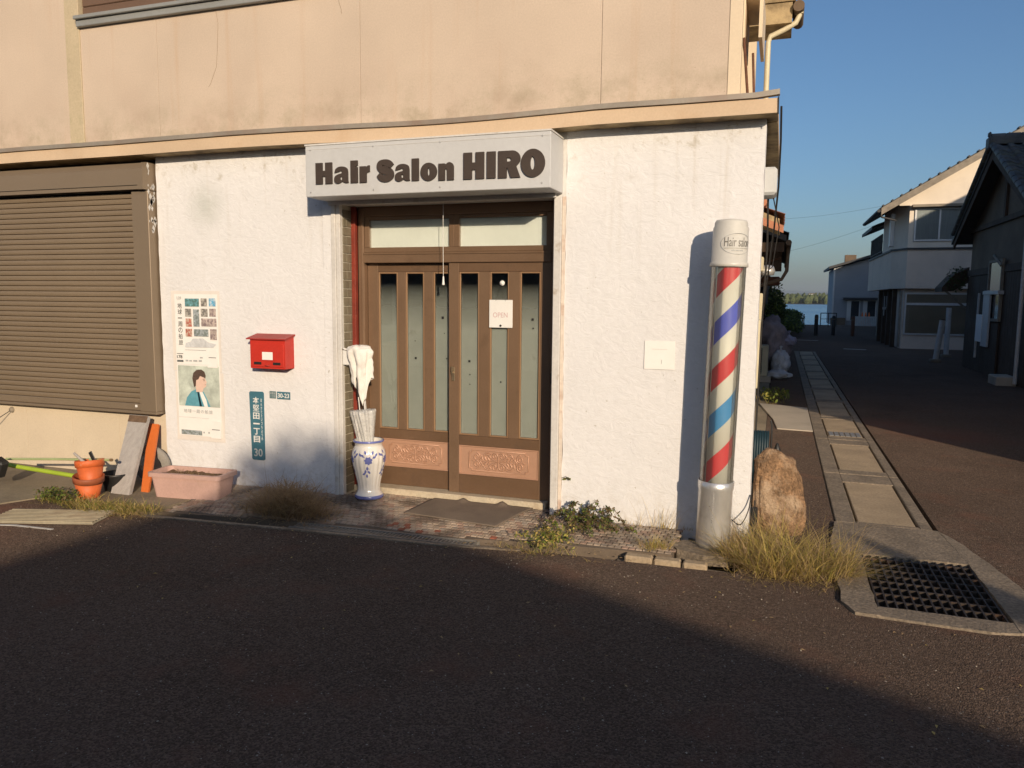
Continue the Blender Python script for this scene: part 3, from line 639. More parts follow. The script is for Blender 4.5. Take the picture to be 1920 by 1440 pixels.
# weathered board and metal strips round the opening
tr = MB(); tr.box(-3.606, -3.517, -.014, .2, -.03, 2.415, bev=.003); obj('edge_board', tr, M_['stucco'], sal)
tr = MB(); tr.box(-3.516, -3.476, -.034, .2, -.02, 2.414, bev=.004); tr.box(-3.475, -3.437, -.026, .02, -.02, 2.413, bev=.004); obj('door_trim', tr, M_['trim'], sal)
tr = MB(); tr.box(-1.618, -1.560, -.030, .24, -.01, 2.414, bev=.004); obj('door_trim', tr, M_['trim'], sal)
tr = MB(); tr.box(-1.559, -1.534, -.010, .2, -.03, 2.414, bev=.002); obj('edge_board', tr, pmat('rust_stained_edge', (.66, .58, .50), .8, .08, 5, .05, 40, bump=.2, stain=(.36, .17, .10), ss=6, st=(.52, .72), sa=.8), sal)
# reveal: mortar wall with olive tiles picked out one by one
rev = obj('reveal_wall', MB().box(-3.517, -3.441, .021, .23, -.03, 2.414), M_['mortar'], sal)
TL = {}
for nme, (a, b) in {'s': (.024, .070), 'm': (.075, .150), 'l': (.024, .112), 'e': (.117, .150)}.items():
    TL[nme] = MB().box(-3.445, -3.434, a, b, .003, .068, bev=.002).mesh('wall_tile', [M_['tile']])
for r_ in range(33):
    for nme in (('s', 'm') if r_ % 2 else ('l', 'e')): link('wall_tile', TL[nme], rev, loc=(random.uniform(-.0008, .0008), 0, .0 + r_ * .0722))
obj('reveal_post', MB().box(-3.4405, -3.4025, .152, .1995, .0, 2.414, bev=.004), M_['red_wood'], sal)
obj('reveal_wall', MB().box(-1.6185, -1.56, .2405, .42, -.03, 2.414), M_['dark'], sal)
obj('threshold', MB().box(-3.436, -1.700, .135, .34, -.03, .046, bev=.006), M_['sill'], sal)
# sliding doors and transom
br, brd = M_['bronze'], M_['bronze_d']
fr = obj('door_frame', MB().box(-3.4015, -3.346, .20, .33, .0465, 2.414, bev=.004).box(-3.368, -3.349, .188, .1995, .0465, 2.40, bev=.003).box(-1.700, -1.6185, .20, .33, .0, 2.414, bev=.004)
         .box(-3.3455, -1.7005, .20, .33, 2.335, 2.414, bev=.004).box(-3.3455, -1.7005, .195, .33, 1.950, 2.036, bev=.004).box(-3.3455, -1.7005, .188, .1945, 2.018, 2.033, bev=.002)
         .box(-3.3455, -1.7005, .205, .32, 2.0365, 2.078, bev=.003), br, sal)
def transom(x0, x1):
    t = obj('transom_window', MB().box(x0, x0 + .045, .212, .27, 2.0785, 2.3345, bev=.003).box(x1 - .045, x1, .212, .27, 2.0785, 2.3345, bev=.003).box(x0 + .0455, x1 - .0455, .213, .27, 2.305, 2.3345, bev=.003), br, sal)
    obj('pane', MB().box(x0 + .0455, x1 - .0455, .232, .238, 2.0785, 2.305), M_['glass'], t)
    obj('blind', MB().box(x0 + .0455, x1 - .0455, .246, .250, 2.0785, 2.305), M_['cream_blind'], t)
transom(-3.3455, -2.525); transom(-2.524, -1.7005)
def relief(mb, x0, x1, z0, z1, y):
    """scrollwork pressed into the lower panel: framed cartouche with mirrored scrolls and leaves"""
    cx, cz = (x0 + x1) / 2, (z0 + z1) / 2; w, h_ = (x1 - x0) / 2, (z1 - z0) / 2
    def T(pts, r=.0045): mb.tube([(cx + u * w, y - .001, cz + v * h_) for u, v in pts], r, 6)
    cp = .09
    for k, s_ in ((1.0, .0048),):
        o = [(-1 + cp, 1)] + [(1 - cp, 1)] + [(1 - cp, 1 - .22)] + [(1, 1 - .24)] + [(1, -1 + .24)] + [(1 - cp, -1 + .22)] + [(1 - cp, -1), (-1 + cp, -1), (-1 + cp, -1 + .22), (-1, -1 + .24), (-1, 1 - .24), (-1 + cp, 1 - .22), (-1 + cp, 1)]
        T(o, s_)
    def spiral(u, v, ru, rv, a0, turns, sg):
        return [(u + ru * (1 - .75 * t) * math.cos(a0 + sg * turns * 2 * math.pi * t), v + rv * (1 - .75 * t) * math.sin(a0 + sg * turns * 2 * math.pi * t)) for t in [i / 18 for i in range(19)]]
    for su in (-1, 1):
        for sv in (-1, 1):
            T(spiral(su * .74, sv * .36, .13, .42, math.pi / 2 * sv, 1.4, su * sv), .0055)
            T(cat([(su * .62, sv * .06), (su * .50, sv * .5), (su * .34, sv * .62), (su * .22, sv * .25), (su * .05, sv * .08)], 5), .0055)
            T(spiral(su * .12, sv * .52, .10, .34, 0 if su < 0 else math.pi, 1.2, -su * sv), .0055)
            T(cat([(su * .42, sv * .15), (su * .50, sv * .35), (su * .44, sv * .75), (su * .30, sv * .82)], 5), .005)
            T(cat([(su * .24, sv * .72), (su * .30, sv * .45), (su * .20, sv * .30)], 5), .006)
            for k in range(3):
                a = .30 + k * .11; T([(su * a, sv * .10), (su * (a + .05), sv * (.32 + .1 * k))], .007)
        T(cat([(su * .90, 0), (su * .80, .10), (su * .70, 0), (su * .80, -.10), (su * .90, 0)], 4), .004)
        T(cat([(0, 0), (su * .25, .06), (su * .45, -.05), (su * .62, .02)], 5), .005)
    T([(0, -.7), (0, .7)], .005)
def door(x0, x1, stiles, y, px0, px1, knob=False):
    z0, z1 = .048, 1.949
    fm = MB()
    for a, b in stiles: fm.box(a, b, y, y + .034, z0 if (a in (x0,) or b in (x1,)) else .535, z1 if (a in (x0,) or b in (x1,)) else 1.876, bev=.003)
    d = obj('sliding_door', fm, br, sal)
    i0, i1 = stiles[0][1] + .0005, stiles[-1][0] - .0005
    for za, zb in ((1.8765, z1), (.452, .5345), (z0, .205)): obj('rail', MB().box(i0, i1, y + .001, y + .034, za, zb, bev=.003), brd, d)
    for (a, b), (c, e) in zip(stiles, stiles[1:]):
        bd = MB()                                              # raised bead round each glass strip
        bd.box(b + .0005, b + .013, y + .004, y + .02, .536, 1.8755, bev=.003); bd.box(c - .013, c - .0005, y + .004, y + .02, .536, 1.8755, bev=.003)
        bd.box(b + .0135, c - .0135, y + .004, y + .02, 1.862, 1.8755, bev=.003); bd.box(b + .0135, c - .0135, y + .004, y + .02, .536, .549, bev=.003)
        obj('bead', bd, M_['copper_bead'], d)
        obj('pane', MB().box(b + .0135, c - .0135, y + .018, y + .023, .5495, 1.8615), M_['glass'], d)
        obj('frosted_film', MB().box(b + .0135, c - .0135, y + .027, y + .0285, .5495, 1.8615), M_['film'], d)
    pn = MB(); pn.box(px0, px1, y + .014, y + .03, .2055, .4515); pn.box(px0, px1, y + .004, y + .0135, .206, .216, bev=.002); pn.box(px0, px1, y + .004, y + .0135, .441, .451, bev=.002)
    pn.box(px0, px0 + .01, y + .004, y + .0135, .2165, .4405, bev=.002); pn.box(px1 - .01, px1, y + .004, y + .0135, .2165, .4405, bev=.002)
    relief(pn, px0 + .09, px1 - .09, .243, .417, y + .0125)
    obj('relief_panel', pn, M_['copper'], d)
    return d
M_['copper_bead'] = pmat('bronze_bead', (.36, .22, .125), .35, .06, 3, .03, 60, bump=.02, metal=.35)
# relief tubes are half sunk: give the panel smooth look
dl = door(-3.345, -2.535, [(-3.345, -3.248), (-3.063, -2.991), (-2.818, -2.736), (-2.574, -2.535)], .262, -3.2475, -2.5745)
dr_ = door(-2.572, -1.702, [(-2.572, -2.482), (-2.305, -2.215), (-2.05, -1.961), (-1.787, -1.702)], .214, -2.4815, -1.7875)
hd = MB(); hd.box(-2.545, -2.515, .206, .2135, .985, 1.10, bev=.004); hd.cyl((-2.532, .195, 1.05), (-2.532, .208, 1.05), .012, n=12); hd.tube([(-2.532, .196, 1.05), (-2.536, .186, 1.075), (-2.530, .184, 1.105)], .006, 6)
obj('handle', hd, M_['brass'], dr_)
ml = MB(); ml.box(-1.692, -1.676, .186, .1995, 1.0, 1.085, bev=.004); obj('pull', ml, M_['black'], fr)
stk = []
for x, z, s_ in ((-2.655, 1.50, .010), (-2.64, 1.37, .004), (-2.395, 1.15, .009), (-2.39, 1.04, .005), (-2.39, .96, .004), (-2.905, 1.155, .009), (-2.91, 1.30, .004), (-1.855, 1.50, .009), (-1.85, 1.43, .006), (-2.12, .99, .006), (-2.62, 1.16, .005)):
    y = .2345 if x > -2.57 else .2825
    dd = dr_ if x > -2.57 else dl
    obj('sticker', MB().box(x - s_, x + s_, y - .0035, y - .003, z - s_, z + s_), M_['black'], dd)
# dark room behind the doors
rm = MB(); rm.box(-8.9, -1.0, 4.0, 4.1, -.1, 5.4); rm.box(-8.9, -8.8, .3, 3.999, -.1, 5.4); rm.box(-8.79, -1.0, .36, 3.999, -.14, -.03); rm.box(-8.79, -1.0, .36, 3.999, 2.6, 2.7); rm.box(-1.05, -.99, .36, 3.999, -.0299, 2.599)
obj('inner_wall', rm, pmat('dim_room', (.16, .14, .12), .9), sal)
ct = MB(); ct.box(-2.6, -1.9, 2.6, 3.0, -.03, .95); ct.box(-3.3, -2.8, 2.4, 2.9, -.03, 1.15); ct.box(-1.75, -1.65, 1.6, 2.1, 1.0, 1.7); obj('counter', ct, M_['pale_wood'], sal)

# projecting ledge, with flashing on top
LB, LT = 2.879, 2.972
def strip_pts(x0, x1, n, f): return [f(x0 + (x1 - x0) * i / n) for i in range(n + 1)]
def sag(x): return .006 * math.sin((x + 1) * 1.1) - .004 * math.sin((x + 9) * 2.3) + (-.012 if -3.2 < x < -1.3 else 0) * math.sin((x + 3.2) / 1.9 * math.pi)
mb = MB(); n = 60; v = []
for i in range(n + 1):
    x = -9.2 + (9.2 - .077) * i / n; s_ = sag(x)
    v += [(x, -.16, LB + s_), (x, -.16, LT + s_), (x, .1, LT + s_), (x, .1, LB + s_)]
f = [(i * 4 + a, (i + 1) * 4 + a, (i + 1) * 4 + (a + 1) % 4, i * 4 + (a + 1) % 4) for i in range(n) for a in (0,)] 
tops = [(i * 4 + 1, (i + 1) * 4 + 1, (i + 1) * 4 + 2, i * 4 + 2) for i in range(n)]; soff = [(i * 4 + 3, (i + 1) * 4 + 3, (i + 1) * 4, i * 4) for i in range(n)]
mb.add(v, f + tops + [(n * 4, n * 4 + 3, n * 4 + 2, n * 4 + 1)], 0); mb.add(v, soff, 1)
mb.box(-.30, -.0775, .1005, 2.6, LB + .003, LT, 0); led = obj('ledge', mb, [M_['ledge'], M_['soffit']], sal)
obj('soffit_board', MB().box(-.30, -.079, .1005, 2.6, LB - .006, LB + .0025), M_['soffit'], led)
mb = MB(); v = []
for i in range(n + 1):
    x = -9.2 + (9.2 - .072) * i / n; s_ = sag(x) + .004 * noise.noise(Vector((x * 2.2, 1, 0)))
    if x > -.2: s_ += (x + .2) * .10
    v += [(x, -.178, LT + .006 + s_), (x, -.178, LT + .040 + s_), (x, .06, LT + .052 + s_), (x, -.15, LT + .004 + s_)]
mb.add(v, [(i * 4 + a, (i + 1) * 4 + a, (i + 1) * 4 + b, i * 4 + b) for i in range(n) for a, b in ((0, 1), (1, 2), (3, 0))] + [(n * 4, n * 4 + 3, n * 4 + 2, n * 4 + 1)])
obj('flashing', mb, M_['flash'], led)
# upper storey: rendered panels with open joints
for x0, x1 in ((-9.2, -6.294), (-6.126, -5.2595), (-5.2565, -3.2435), (-3.2405, -1.2925), (-1.2895, -.4165)):
    z1 = 6.0 if x0 < -6.2 or x0 > -3.25 else 4.06
    obj('render_panel', MB().box(x0, x1, .0, .10, 2.96, z1, bev=.0015), M_['cream'], sal)
obj('corner_trim', MB().box(-.4155, -.332, -.006, .10, 2.96, 6.0, bev=.003), M_['cream_trim'], sal)
obj('post', MB().box(-6.2935, -6.1265, -.012, .10, 2.96, 6.0, bev=.003), M_['olive_trim'], sal)
obj('panel_backing', MB().box(-9.2, -.36, .1005, .16, 2.9, 4.06).box(-9.2, -6.14, .1005, .16, 4.0605, 6.0).box(-3.24, -.36, .1005, .16, 4.0605, 6.0), M_['dark'], sal)
# cracks in the render
def crack(pts, r=.0013): obj('crack', MB().tube([(x, -.0012, z) for x, z in pts], r, 4), M_['dark_crack'], sal)
M_['dark_crack'] = pmat('crack_line', (.26, .18, .11), .9, .2, 9, .1, 60, bump=0)
crack([(-4.62, 4.06), (-4.60, 3.95), (-4.615, 3.75), (-4.63, 3.6), (-4.70, 3.46), (-4.72, 3.44)], .0010)
crack([(-3.44, 4.06), (-3.425, 3.98), (-3.41, 3.94), (-3.405, 3.9)])
# bay of shutters upstairs: sill, track and boards
wn = obj('upper_window', MB().box(-6.125, -3.241, -.045, .10, 4.062, 4.118, bev=.004).box(-6.125, -3.241, -.075, .10, 4.1185, 4.150, bev=.004), pmat('dull_aluminium', (.34, .345, .33), .5, .08, 2, .04, 40, bump=.05, metal=.3, stain=(.22, .16, .1), ss=3, st=(.6, .8), sa=.5), sal)
sb = pmat('brown_storm_shutter', (.17, .105, .07), .55, .08, 2, .05, 40, bump=.08, metal=.15)
for i in range(14):
    for x0, x1 in ((-6.11, -5.06), (-5.05, -3.99), (-3.98, -3.25)):
        obj('shutter_board', MB().box(x0, x1, .02 + .012 * (x0 > -5.1), .06, 4.152 + i * .10, 4.248 + i * .10, bev=.006), sb, wn)
obj('upper_roof', MB().box(-9.4, -.05, -.5, 6.6, 6.05, 6.2), M_['roof_grey'], sal)
obj('upper_back_wall', MB().box(-9.2, -.5, 6.3, 6.45, -.1, 6.049), M_['cream_low'], sal)
mb = MB(); mb.prism([(-.3325, .101), (-.60, 3.4), (-1.0, 6.29), (-1.2, 6.29), (-.75, .101)], lambda u, v, d: (u, v, d), 2.96, 6.049); obj('upper_side_wall', mb, M_['cream_trim'], sal)
obj('left_end_wall', MB().box(-9.35, -9.205, .05, 6.29, -.1, 6.049), M_['cream_low'], sal)
# wall under the shutter: boards with joints
for x0, x1 in ((-9.2, -7.713), (-7.71, -7.113), (-7.11, -6.511), (-6.508, -5.919), (-5.916, -5.329)):
    obj('wall_board', MB().box(x0, x1, .03, .12, -.12, .72, bev=.0015), M_['cream_low'], sal)
obj('board_backing', MB().box(-9.2, -5.328, .1205, .20, -.12, 2.9), M_['dark'], sal)
# roller shutter
sh = obj('roller_shutter', MB().box(-5.53, -5.345, -.09, .10, .60, 2.585, bev=.004).box(-9.15, -5.345, -.088, .10, .575, .5995, bev=.003), M_['shutter'], sal)
hood = MB(); hood.prism([(-.135, 2.592), (-.135, 2.77), (-.09, 2.825), (.10, 2.825), (.10, 2.592)][::-1], lambda u, v, d: (d, u, v), -9.15, -5.40); obj('hood', hood, M_['shutter'], sh)
hd = MB(); hd.prism([(-.139, 2.590), (-.139, 2.772), (-.092, 2.829), (.10, 2.829), (.10, 2.590)][::-1], lambda u, v, d: (d, u, v), -5.399, -5.345); obj('hood_end', hd, M_['shutter'], sh)
obj('hood_lip', MB().box(-9.15, -5.41, -.141, -.1355, 2.625, 2.629).box(-9.15, -5.41, -.10, -.02, 2.5855, 2.5915), M_['dark'], sh)
obj('gap_shade', MB().box(-9.15, -5.346, .105, .12, 2.83, 2.9), M_['dark'], sh)  # near-black strip painting the shade between ledge and hood
sp = []
pr = [(-.036, 0), (-.048, .004), (-.0515, .020), (-.0515, .032), (-.049, .0435), (-.038, .0475), (.0, .048), (.0, 0)]
sm_ = MB().prism(pr[::-1], lambda u, v, d: (d, u, v), -9.14, -5.531).mesh('slat', [M_['shutter_slat']])
for i in range(39): link('slat', sm_, sh, loc=(0, random.uniform(-.001, .001), .665 + i * .0490))
obj('bottom_bar', MB().box(-9.14, -5.531, -.058, .0, .600, .664, bev=.006), M_['shutter'], sh)
obj('lock_tag', MB().box(-5.62, -5.595, -.0615, -.0585, .630, .652), M_['white'], sh)
pe = MB()
for i in range(26):
    z = random.choice((2.2, 2.28, 2.45, 2.5, 2.55, 2.6, 2.74)) + random.uniform(-.06, .06); y = random.uniform(-.08, -.01); a = random.uniform(.006, .02)
    pe.add([(-5.3435, y - a, z), (-5.3435, y, z - a * 2), (-5.3435, y + a, z + a * .3), (-5.3435, y - a * .2, z + a * 2)], [(0, 1, 2, 3)])
stuff(obj('peeling_film', pe, M_['peel'], sh))
# lane side: hood box, rusty bracket, meter box, cables
hx = obj('vent_hood', MB().prism([(-.352, 3.50), (-.352, 3.85), (-.215, 3.85), (-.215, 3.52), (-.24, 3.52), (-.24, 3.80), (-.335, 3.80), (-.335, 3.50)], lambda u, v, d: (u, d, v), .35, .95), M_['cream_trim'], sal)
obj('bracket', MB().tube([(-.33, .2, 3.48), (-.285, .25, 3.03)], .010, 6).tube([(-.27, .3, 3.40), (-.25, .3, 3.08), (-.29, .28, 3.05)], .009, 6), M_['rust'], sal)
mt_ = MB().box(-.21, -.075, .75, 1.05, 2.475, 2.685, bev=.02); obj('meter_box', mt_, M_['pale_box'], sal)
obj('cable', MB().tube([(-.06, -.02, 2.95), (-.055, .1, 2.75), (-.06, .5, 2.5), (-.09, 1.2, 2.2), (-.16, 2.2, 1.6)], .007, 6).tube([(-.078, -.165, 2.98), (-.0755, -.164, 2.87)], .004, 6)
    .tube([(-.14, 1.0, 2.5), (-.13, 1.1, 2.1), (-.15, 1.2, 1.4), (-.16, 1.2, .4)], .008, 6).tube([(-.10, .95, 2.48), (-.05, 1.6, 2.3), (-.10, 2.5, 2.0), (-.25, 3.6, 1.9)], .005, 6), M_['cable'], sal)
obj('pipe_box', MB().box(-.23, -.165, 1.4, 1.6, .9, 1.5, bev=.01), M_['cream_pipe'], sal)
ev = MB(); ev.box(-.70, -.03, 3.0, 3.5, 4.46, 4.66); ev.box(-.70, .0, 2.98, 3.5, 4.665, 4.72); obj('side_eave', ev, M_['soffit'], sal)
obj('gutter', MB().cyl((.03, 2.95, 4.60), (.03, 3.5, 4.60), .055, n=12), M_['plaster_d'], sal)
obj('downpipe', MB().tube([(.04, 3.05, 4.62), (.04, 3.05, 4.54), (.01, 3.05, 4.47), (-.10, 3.05, 4.41), (-.23, 3.05, 4.36), (-.25, 3.05, 4.30), (-.25, 3.05, 2.9)], .027, 10).cyl((.04, 3.05, 4.55), (.04, 3.05, 4.63), .038, n=10), M_['cream_pipe'], sal)
# ================================================================== THINGS ON THE FRONT
# sign box
sg = thing('shop_sign', 'long grey-white box sign with raised dark letters above the doors', 'sign', (-2.55, -.33, 2.43))
bx = MB(); bx.box(-3.546, -1.560, -.33, -.002, 2.436, 2.822, bev=.004); box_ = obj('sign_box', bx, M_['signface'], sg)
obj('cap_strip', MB().box(-3.550, -1.556, -.3345, -.004, 2.8225, 2.834).box(-3.545, -1.561, -.3325, -.3305, 2.792, 2.7945), M_['trim'], sg)
obj('under_strip', MB().box(-3.53, -1.60, -.05, -.035, 2.405, 2.4355), M_['trim'], sg)
for ch, x0, x1, z0, z1 in (('H', -3.448, -3.303, 2.529, 2.688), ('a', -3.284, -3.161, 2.527, 2.653), ('i', -3.14, -3.08, 2.527, 2.692), ('r', -3.062, -2.977, 2.526, 2.651), ('S', -2.916, -2.773, 2.522, 2.688),
        ('a', -2.764, -2.642, 2.522, 2.648), ('l', -2.624, -2.568, 2.522, 2.682), ('o', -2.553, -2.422, 2.517, 2.647), ('n', -2.408, -2.288, 2.516, 2.643), ('H', -2.211, -2.052, 2.515, 2.702),
        ('I', -2.031, -1.965, 2.515, 2.701), ('R', -1.944, -1.779, 2.513, 2.700), ('O', -1.774, -1.598, 2.510, 2.704)):
    put('letter', fit(fill_mesh(glyph(ch), .014), x0, x1, z0, z1, -.3375), M_['letter'], sg)
scw = MB().cyl((0, -.334, 0), (0, -.3302, 0), .006, n=8).mesh('screw', [M_['steel']])
for x in (-3.5, -2.95, -2.4, -1.62):
    for z in (2.79, 2.47): link('screw', scw, sg, loc=(x, 0, z))
# light cord
pc = thing('pull_cord', 'white pull cord with a small bell-shaped end hanging before the doors', 'cord', (-2.547, .05, 2.4))
obj('string', MB().tube([(-2.547, .05, 2.42), (-2.548, .05, 2.1), (-2.546, .05, 1.83)], .0022, 6), M_['white'], pc)
obj('end_bell', MB().lathe([(.002, .07), (.006, .065), (.008, .03), (.011, .008), (.011, 0), (0, 0)], 12, (-2.546, .05, 1.765)), M_['white'], pc)
# OPEN plate
op = thing('open_plate', 'small white plate reading OPEN hung on strings from a suction hook', 'sign', (-2.11, .2, 1.43))
obj('plate', MB().box(-2.212, -2.014, .198, .204, 1.430, 1.652, bev=.003), M_['white'], op)
pk = pmat('faded_pink', (.62, .42, .42), .6, bump=0)
put('lettering', fit(text_mesh('OPEN'), -2.178, -2.055, 1.512, 1.552, .1972), pk, op)
obj('magnet', MB().cyl((-2.113, .1935, 1.447), (-2.113, .1978, 1.447), .009, n=14), M_['black'], op)
obj('string', MB().tube([(-2.155, .1965, 1.642), (-2.112, .205, 1.775)], .0014, 5).tube([(-2.073, .1965, 1.642), (-2.112, .205, 1.775)], .0014, 5), M_['cable'], op)
obj('suction_hook', MB().lathe([(0, 0), (.018, .002), (.022, .007), (.018, .012), (.006, .02), (0, .022)], 16, (0, 0, 0), M=Matrix.Translation((-2.112, .2315, 1.785)) @ Matrix.Rotation(R(90), 4, 'X')), M_['white'], op)
# mailbox
mlb = thing('mailbox', 'red wooden mailbox with sloping lid fixed to the white wall', 'mailbox', (-4.09, -.13, 1.05))
by = MB(); by.prism([(-.128, 1.052), (-.128, 1.298), (-.001, 1.325), (-.001, 1.052)][::-1], lambda u, v, d: (d, u, v), -4.268, -3.918); obj('body', by, M_['red'], mlb)
ld = MB(); ld.prism([(-.152, 1.298), (-.152, 1.308), (-.001, 1.343), (-.001, 1.331)][::-1], lambda u, v, d: (d, u, v), -4.292, -3.902); obj('lid', ld, M_['red_d'], mlb)
fd = MB(); fd.box(-4.256, -3.93, -.1345, -.1285, 1.068, 1.262, bev=.002); fl_ = obj('flap_door', fd, M_['red'], mlb)
obj('name_card', MB().box(-4.142, -4.036, -.1375, -.135, 1.128, 1.194), M_['paper'], mlb)
obj('card_holder', MB().box(-4.165, -4.143, -.139, -.135, 1.122, 1.20).box(-4.035, -4.015, -.139, -.135, 1.122, 1.20).box(-4.1425, -4.0355, -.139, -.135, 1.195, 1.201).box(-4.1425, -4.0355, -.139, -.135, 1.119, 1.1265), M_['red'], mlb)
for x in (-4.228, -4.036): obj('peep_slot', MB().box(x, x + .075, -.1365, -.135, 1.085, 1.108), M_['black'], mlb)
obj('pull', MB().tube(cat([(-4.115, -.137, 1.083), (-4.09, -.15, 1.078), (-4.065, -.137, 1.083)], 5), .004, 6), M_['red_d'], mlb)
# posters in a clear sleeve
def card(name, x0, x1, z0, z1, y, mat, par, th=.002, skew=0):
    mb = MB(); nx_, nz_ = 6, 8; v = []
    for j in range(nz_ + 1):
        for i in range(nx_ + 1):
            x = x0 + (x1 - x0) * i / nx_; z = z0 + (z1 - z0) * j / nz_
            e = noise.noise(Vector((x * 5, y * 90, z * 5))) * .003
            v.append((x + skew * (z1 - z), y - abs(e), z))
    W = nx_ + 1; mb.add(v, [(j * W + i, j * W + i + 1, (j + 1) * W + i + 1, (j + 1) * W + i) for j in range(nz_) for i in range(nx_)], 0, True)
    a, b, c, d = v[0], v[nx_], v[-1], v[nz_ * W]
    mb.add([(p_[0], y + th, p_[2]) for p_ in (a, b, c, d)], [(1, 0, 3, 2)]); return obj(name, mb, mat, par)
sv = thing('poster', 'upper travel poster with a grid of small photos on the white wall', 'poster', (-4.93, 0, 1.05))
card('sleeve', -5.205, -4.675, .985, 1.705, -.006, M_['vinyl'], sv)
card('sheet', -5.165, -4.695, 1.045, 1.675, -.011, M_['paper'], sv)
boxes = [(-5.045, -4.89, 1.566, 1.637, 0), (-4.869, -4.804, 1.569, 1.639, 1), (-4.782, -4.71, 1.57, 1.64, 2), (-5.047, -4.979, 1.475, 1.546, 1), (-4.873, -4.8, 1.478, 1.548, 1), (-4.78, -4.711, 1.48, 1.549, 5),
         (-4.958, -4.892, 1.388, 1.541, 3), (-5.043, -4.977, 1.386, 1.459, 4), (-4.871, -4.706, 1.392, 1.462, 5), (-5.048, -4.977, 1.297, 1.367, 4), (-4.956, -4.798, 1.301, 1.365, 3), (-4.779, -4.708, 1.274, 1.369, 5)]
for x0, x1, z0, z1, k in boxes: obj('photo', MB().box(x0, x1, -.0162, -.0155, z0, z1), PR[k], sv)
ship = [(-5.06, 1.20), (-4.75, 1.205), (-4.715, 1.235), (-4.80, 1.25), (-4.86, 1.285), (-4.97, 1.28), (-5.0, 1.25), (-5.05, 1.24)]
mb = MB(); mb.prism(ship, lambda u, v, d: (u, d, v), -.0155, -.0163); obj('ship_photo', mb, pmat('print_ship', (.62, .63, .64), .6, .12, 20, bump=0, stain=(.38, .40, .41), ss=30, st=(.55, .65), sa=.6), sv)
def vtext(s, x, z0, z1, w, y, mat, par, off=0.0):
    n = len(s); h_ = (z1 - z0) / n
    for i, ch in enumerate(s):
        hh = h_ * .84; zc = z1 - (i + .5) * h_; ww = w
        me = text_mesh(ch, 1, .006 if ch == '堅' else off)
        xs_ = [v.co.x for v in me.vertices]; ys_ = [v.co.y for v in me.vertices]
        ar = (max(ys_) - min(ys_)) / max(1e-6, max(xs_) - min(xs_))
        if ar < .35: hh = w * ar + .004
        if ar > 2.2: ww = w * .5
        put('character', fit(me, x - ww / 2, x + ww / 2, zc - hh / 2, zc + hh / 2, y), mat, par)
vtext('地球一周の船旅', -5.105, 1.215, 1.60, .046, -.0162, M_['ink'], sv)
put('lettering', fit(text_mesh('U29'), -5.135, -5.085, 1.628, 1.655, -.0162), M_['ink_l'], sv)
put('lettering', fit(text_mesh('178', off=.02), -5.155, -5.095, 1.098, 1.128, -.0162), M_['ink'], sv)
obj('fine_print', MB().box(-5.06, -5.03, -.0162, -.0155, 1.073, 1.088).box(-5.02, -4.99, -.0162, -.0155, 1.073, 1.086).box(-4.975, -4.93, -.0162, -.0155, 1.074, 1.088).box(-4.915, -4.88, -.0162, -.0155, 1.074, 1.090).box(-4.90, -4.87, -.0162, -.0155, 1.105, 1.118), M_['ink_l'], sv)
obj('rule', MB().box(-5.155, -5.085, -.0162, -.0155, 1.139, 1.144).box(-5.155, -5.085, -.0162, -.0155, 1.066, 1.083).box(-4.80, -4.72, -.0206, -.0202, 1.112, 1.118).box(-5.06, -4.83, -.0162, -.0155, 1.176, 1.178), M_['ink'], sv)
obj('clipped_card', MB().box(-4.815, -4.708, -.020, -.017, 1.025, 1.188), M_['paper'], sv)
M_['pink_lip'] = pmat('printed_lips', (.55, .28, .24), .6, bump=0)
pv = thing('poster', 'lower travel poster showing a young man in a teal jacket in profile', 'poster', (-4.93, 0, .36))
card('sleeve', -5.19, -4.66, .352, .978, -.0065, M_['vinyl'], pv)
card('sheet', -5.165, -4.69, .395, 1.043, -.0105, M_['paper'], pv)
obj('backdrop', MB().box(-5.150, -4.697, -.0153, -.0147, .668, 1.035), M_['backdrop'], pv)
def flat(name, poly, y, mat): 
    mb = MB(); mb.prism(poly, lambda u, v, d: (u, d, v), y + .0002, y); obj(name, mb, mat, pv)
flat('jacket', [(-5.085, .669), (-4.80, .669), (-4.83, .73), (-4.87, .80), (-4.93, .835), (-5.01, .80), (-5.06, .745)], -.0156, M_['teal'])
flat('shirt', [(-4.868, .669), (-4.83, .669), (-4.845, .73), (-4.885, .80), (-4.925, .828), (-4.905, .76)], -.0159, M_['paper'])
flat('neck', [(-4.955, .80), (-4.885, .80), (-4.865, .85), (-4.875, .89), (-4.955, .89)], -.0162, M_['skin'])
flat('face', [(-4.955, .87), (-4.92, .842), (-4.865, .838), (-4.842, .852), (-4.838, .868), (-4.845, .874), (-4.836, .884), (-4.832, .892), (-4.842, .905), (-4.850, .93), (-4.87, .975), (-4.955, .97)], -.0165, M_['skin'])
flat('hair', [(-4.975, .84), (-4.955, .855), (-4.950, .905), (-4.925, .915), (-4.905, .945), (-4.87, .935), (-4.848, .925), (-4.842, .95), (-4.855, .985), (-4.89, 1.005), (-4.94, 1.0), (-4.98, .97), (-4.992, .92)], -.0168, M_['hair'])
flat('brow', [(-4.876, .914), (-4.852, .918), (-4.852, .922), (-4.876, .919)], -.0168, M_['hair']); flat('eye', [(-4.869, .902), (-4.854, .904), (-4.855, .909), (-4.868, .908)], -.0168, M_['hair']); flat('lips', [(-4.858, .866), (-4.841, .868), (-4.841, .873), (-4.856, .871)], -.0168, M_['pink_lip'])
flat('lapel', [(-4.92, .669), (-4.895, .669), (-4.925, .80), (-4.945, .81)], -.0159, M_['hose'])
put('lettering', fit(text_mesh('地球一周の船旅', spacing=1.2), -5.10, -4.78, .605, .640, -.0162), M_['ink_l'], pv)
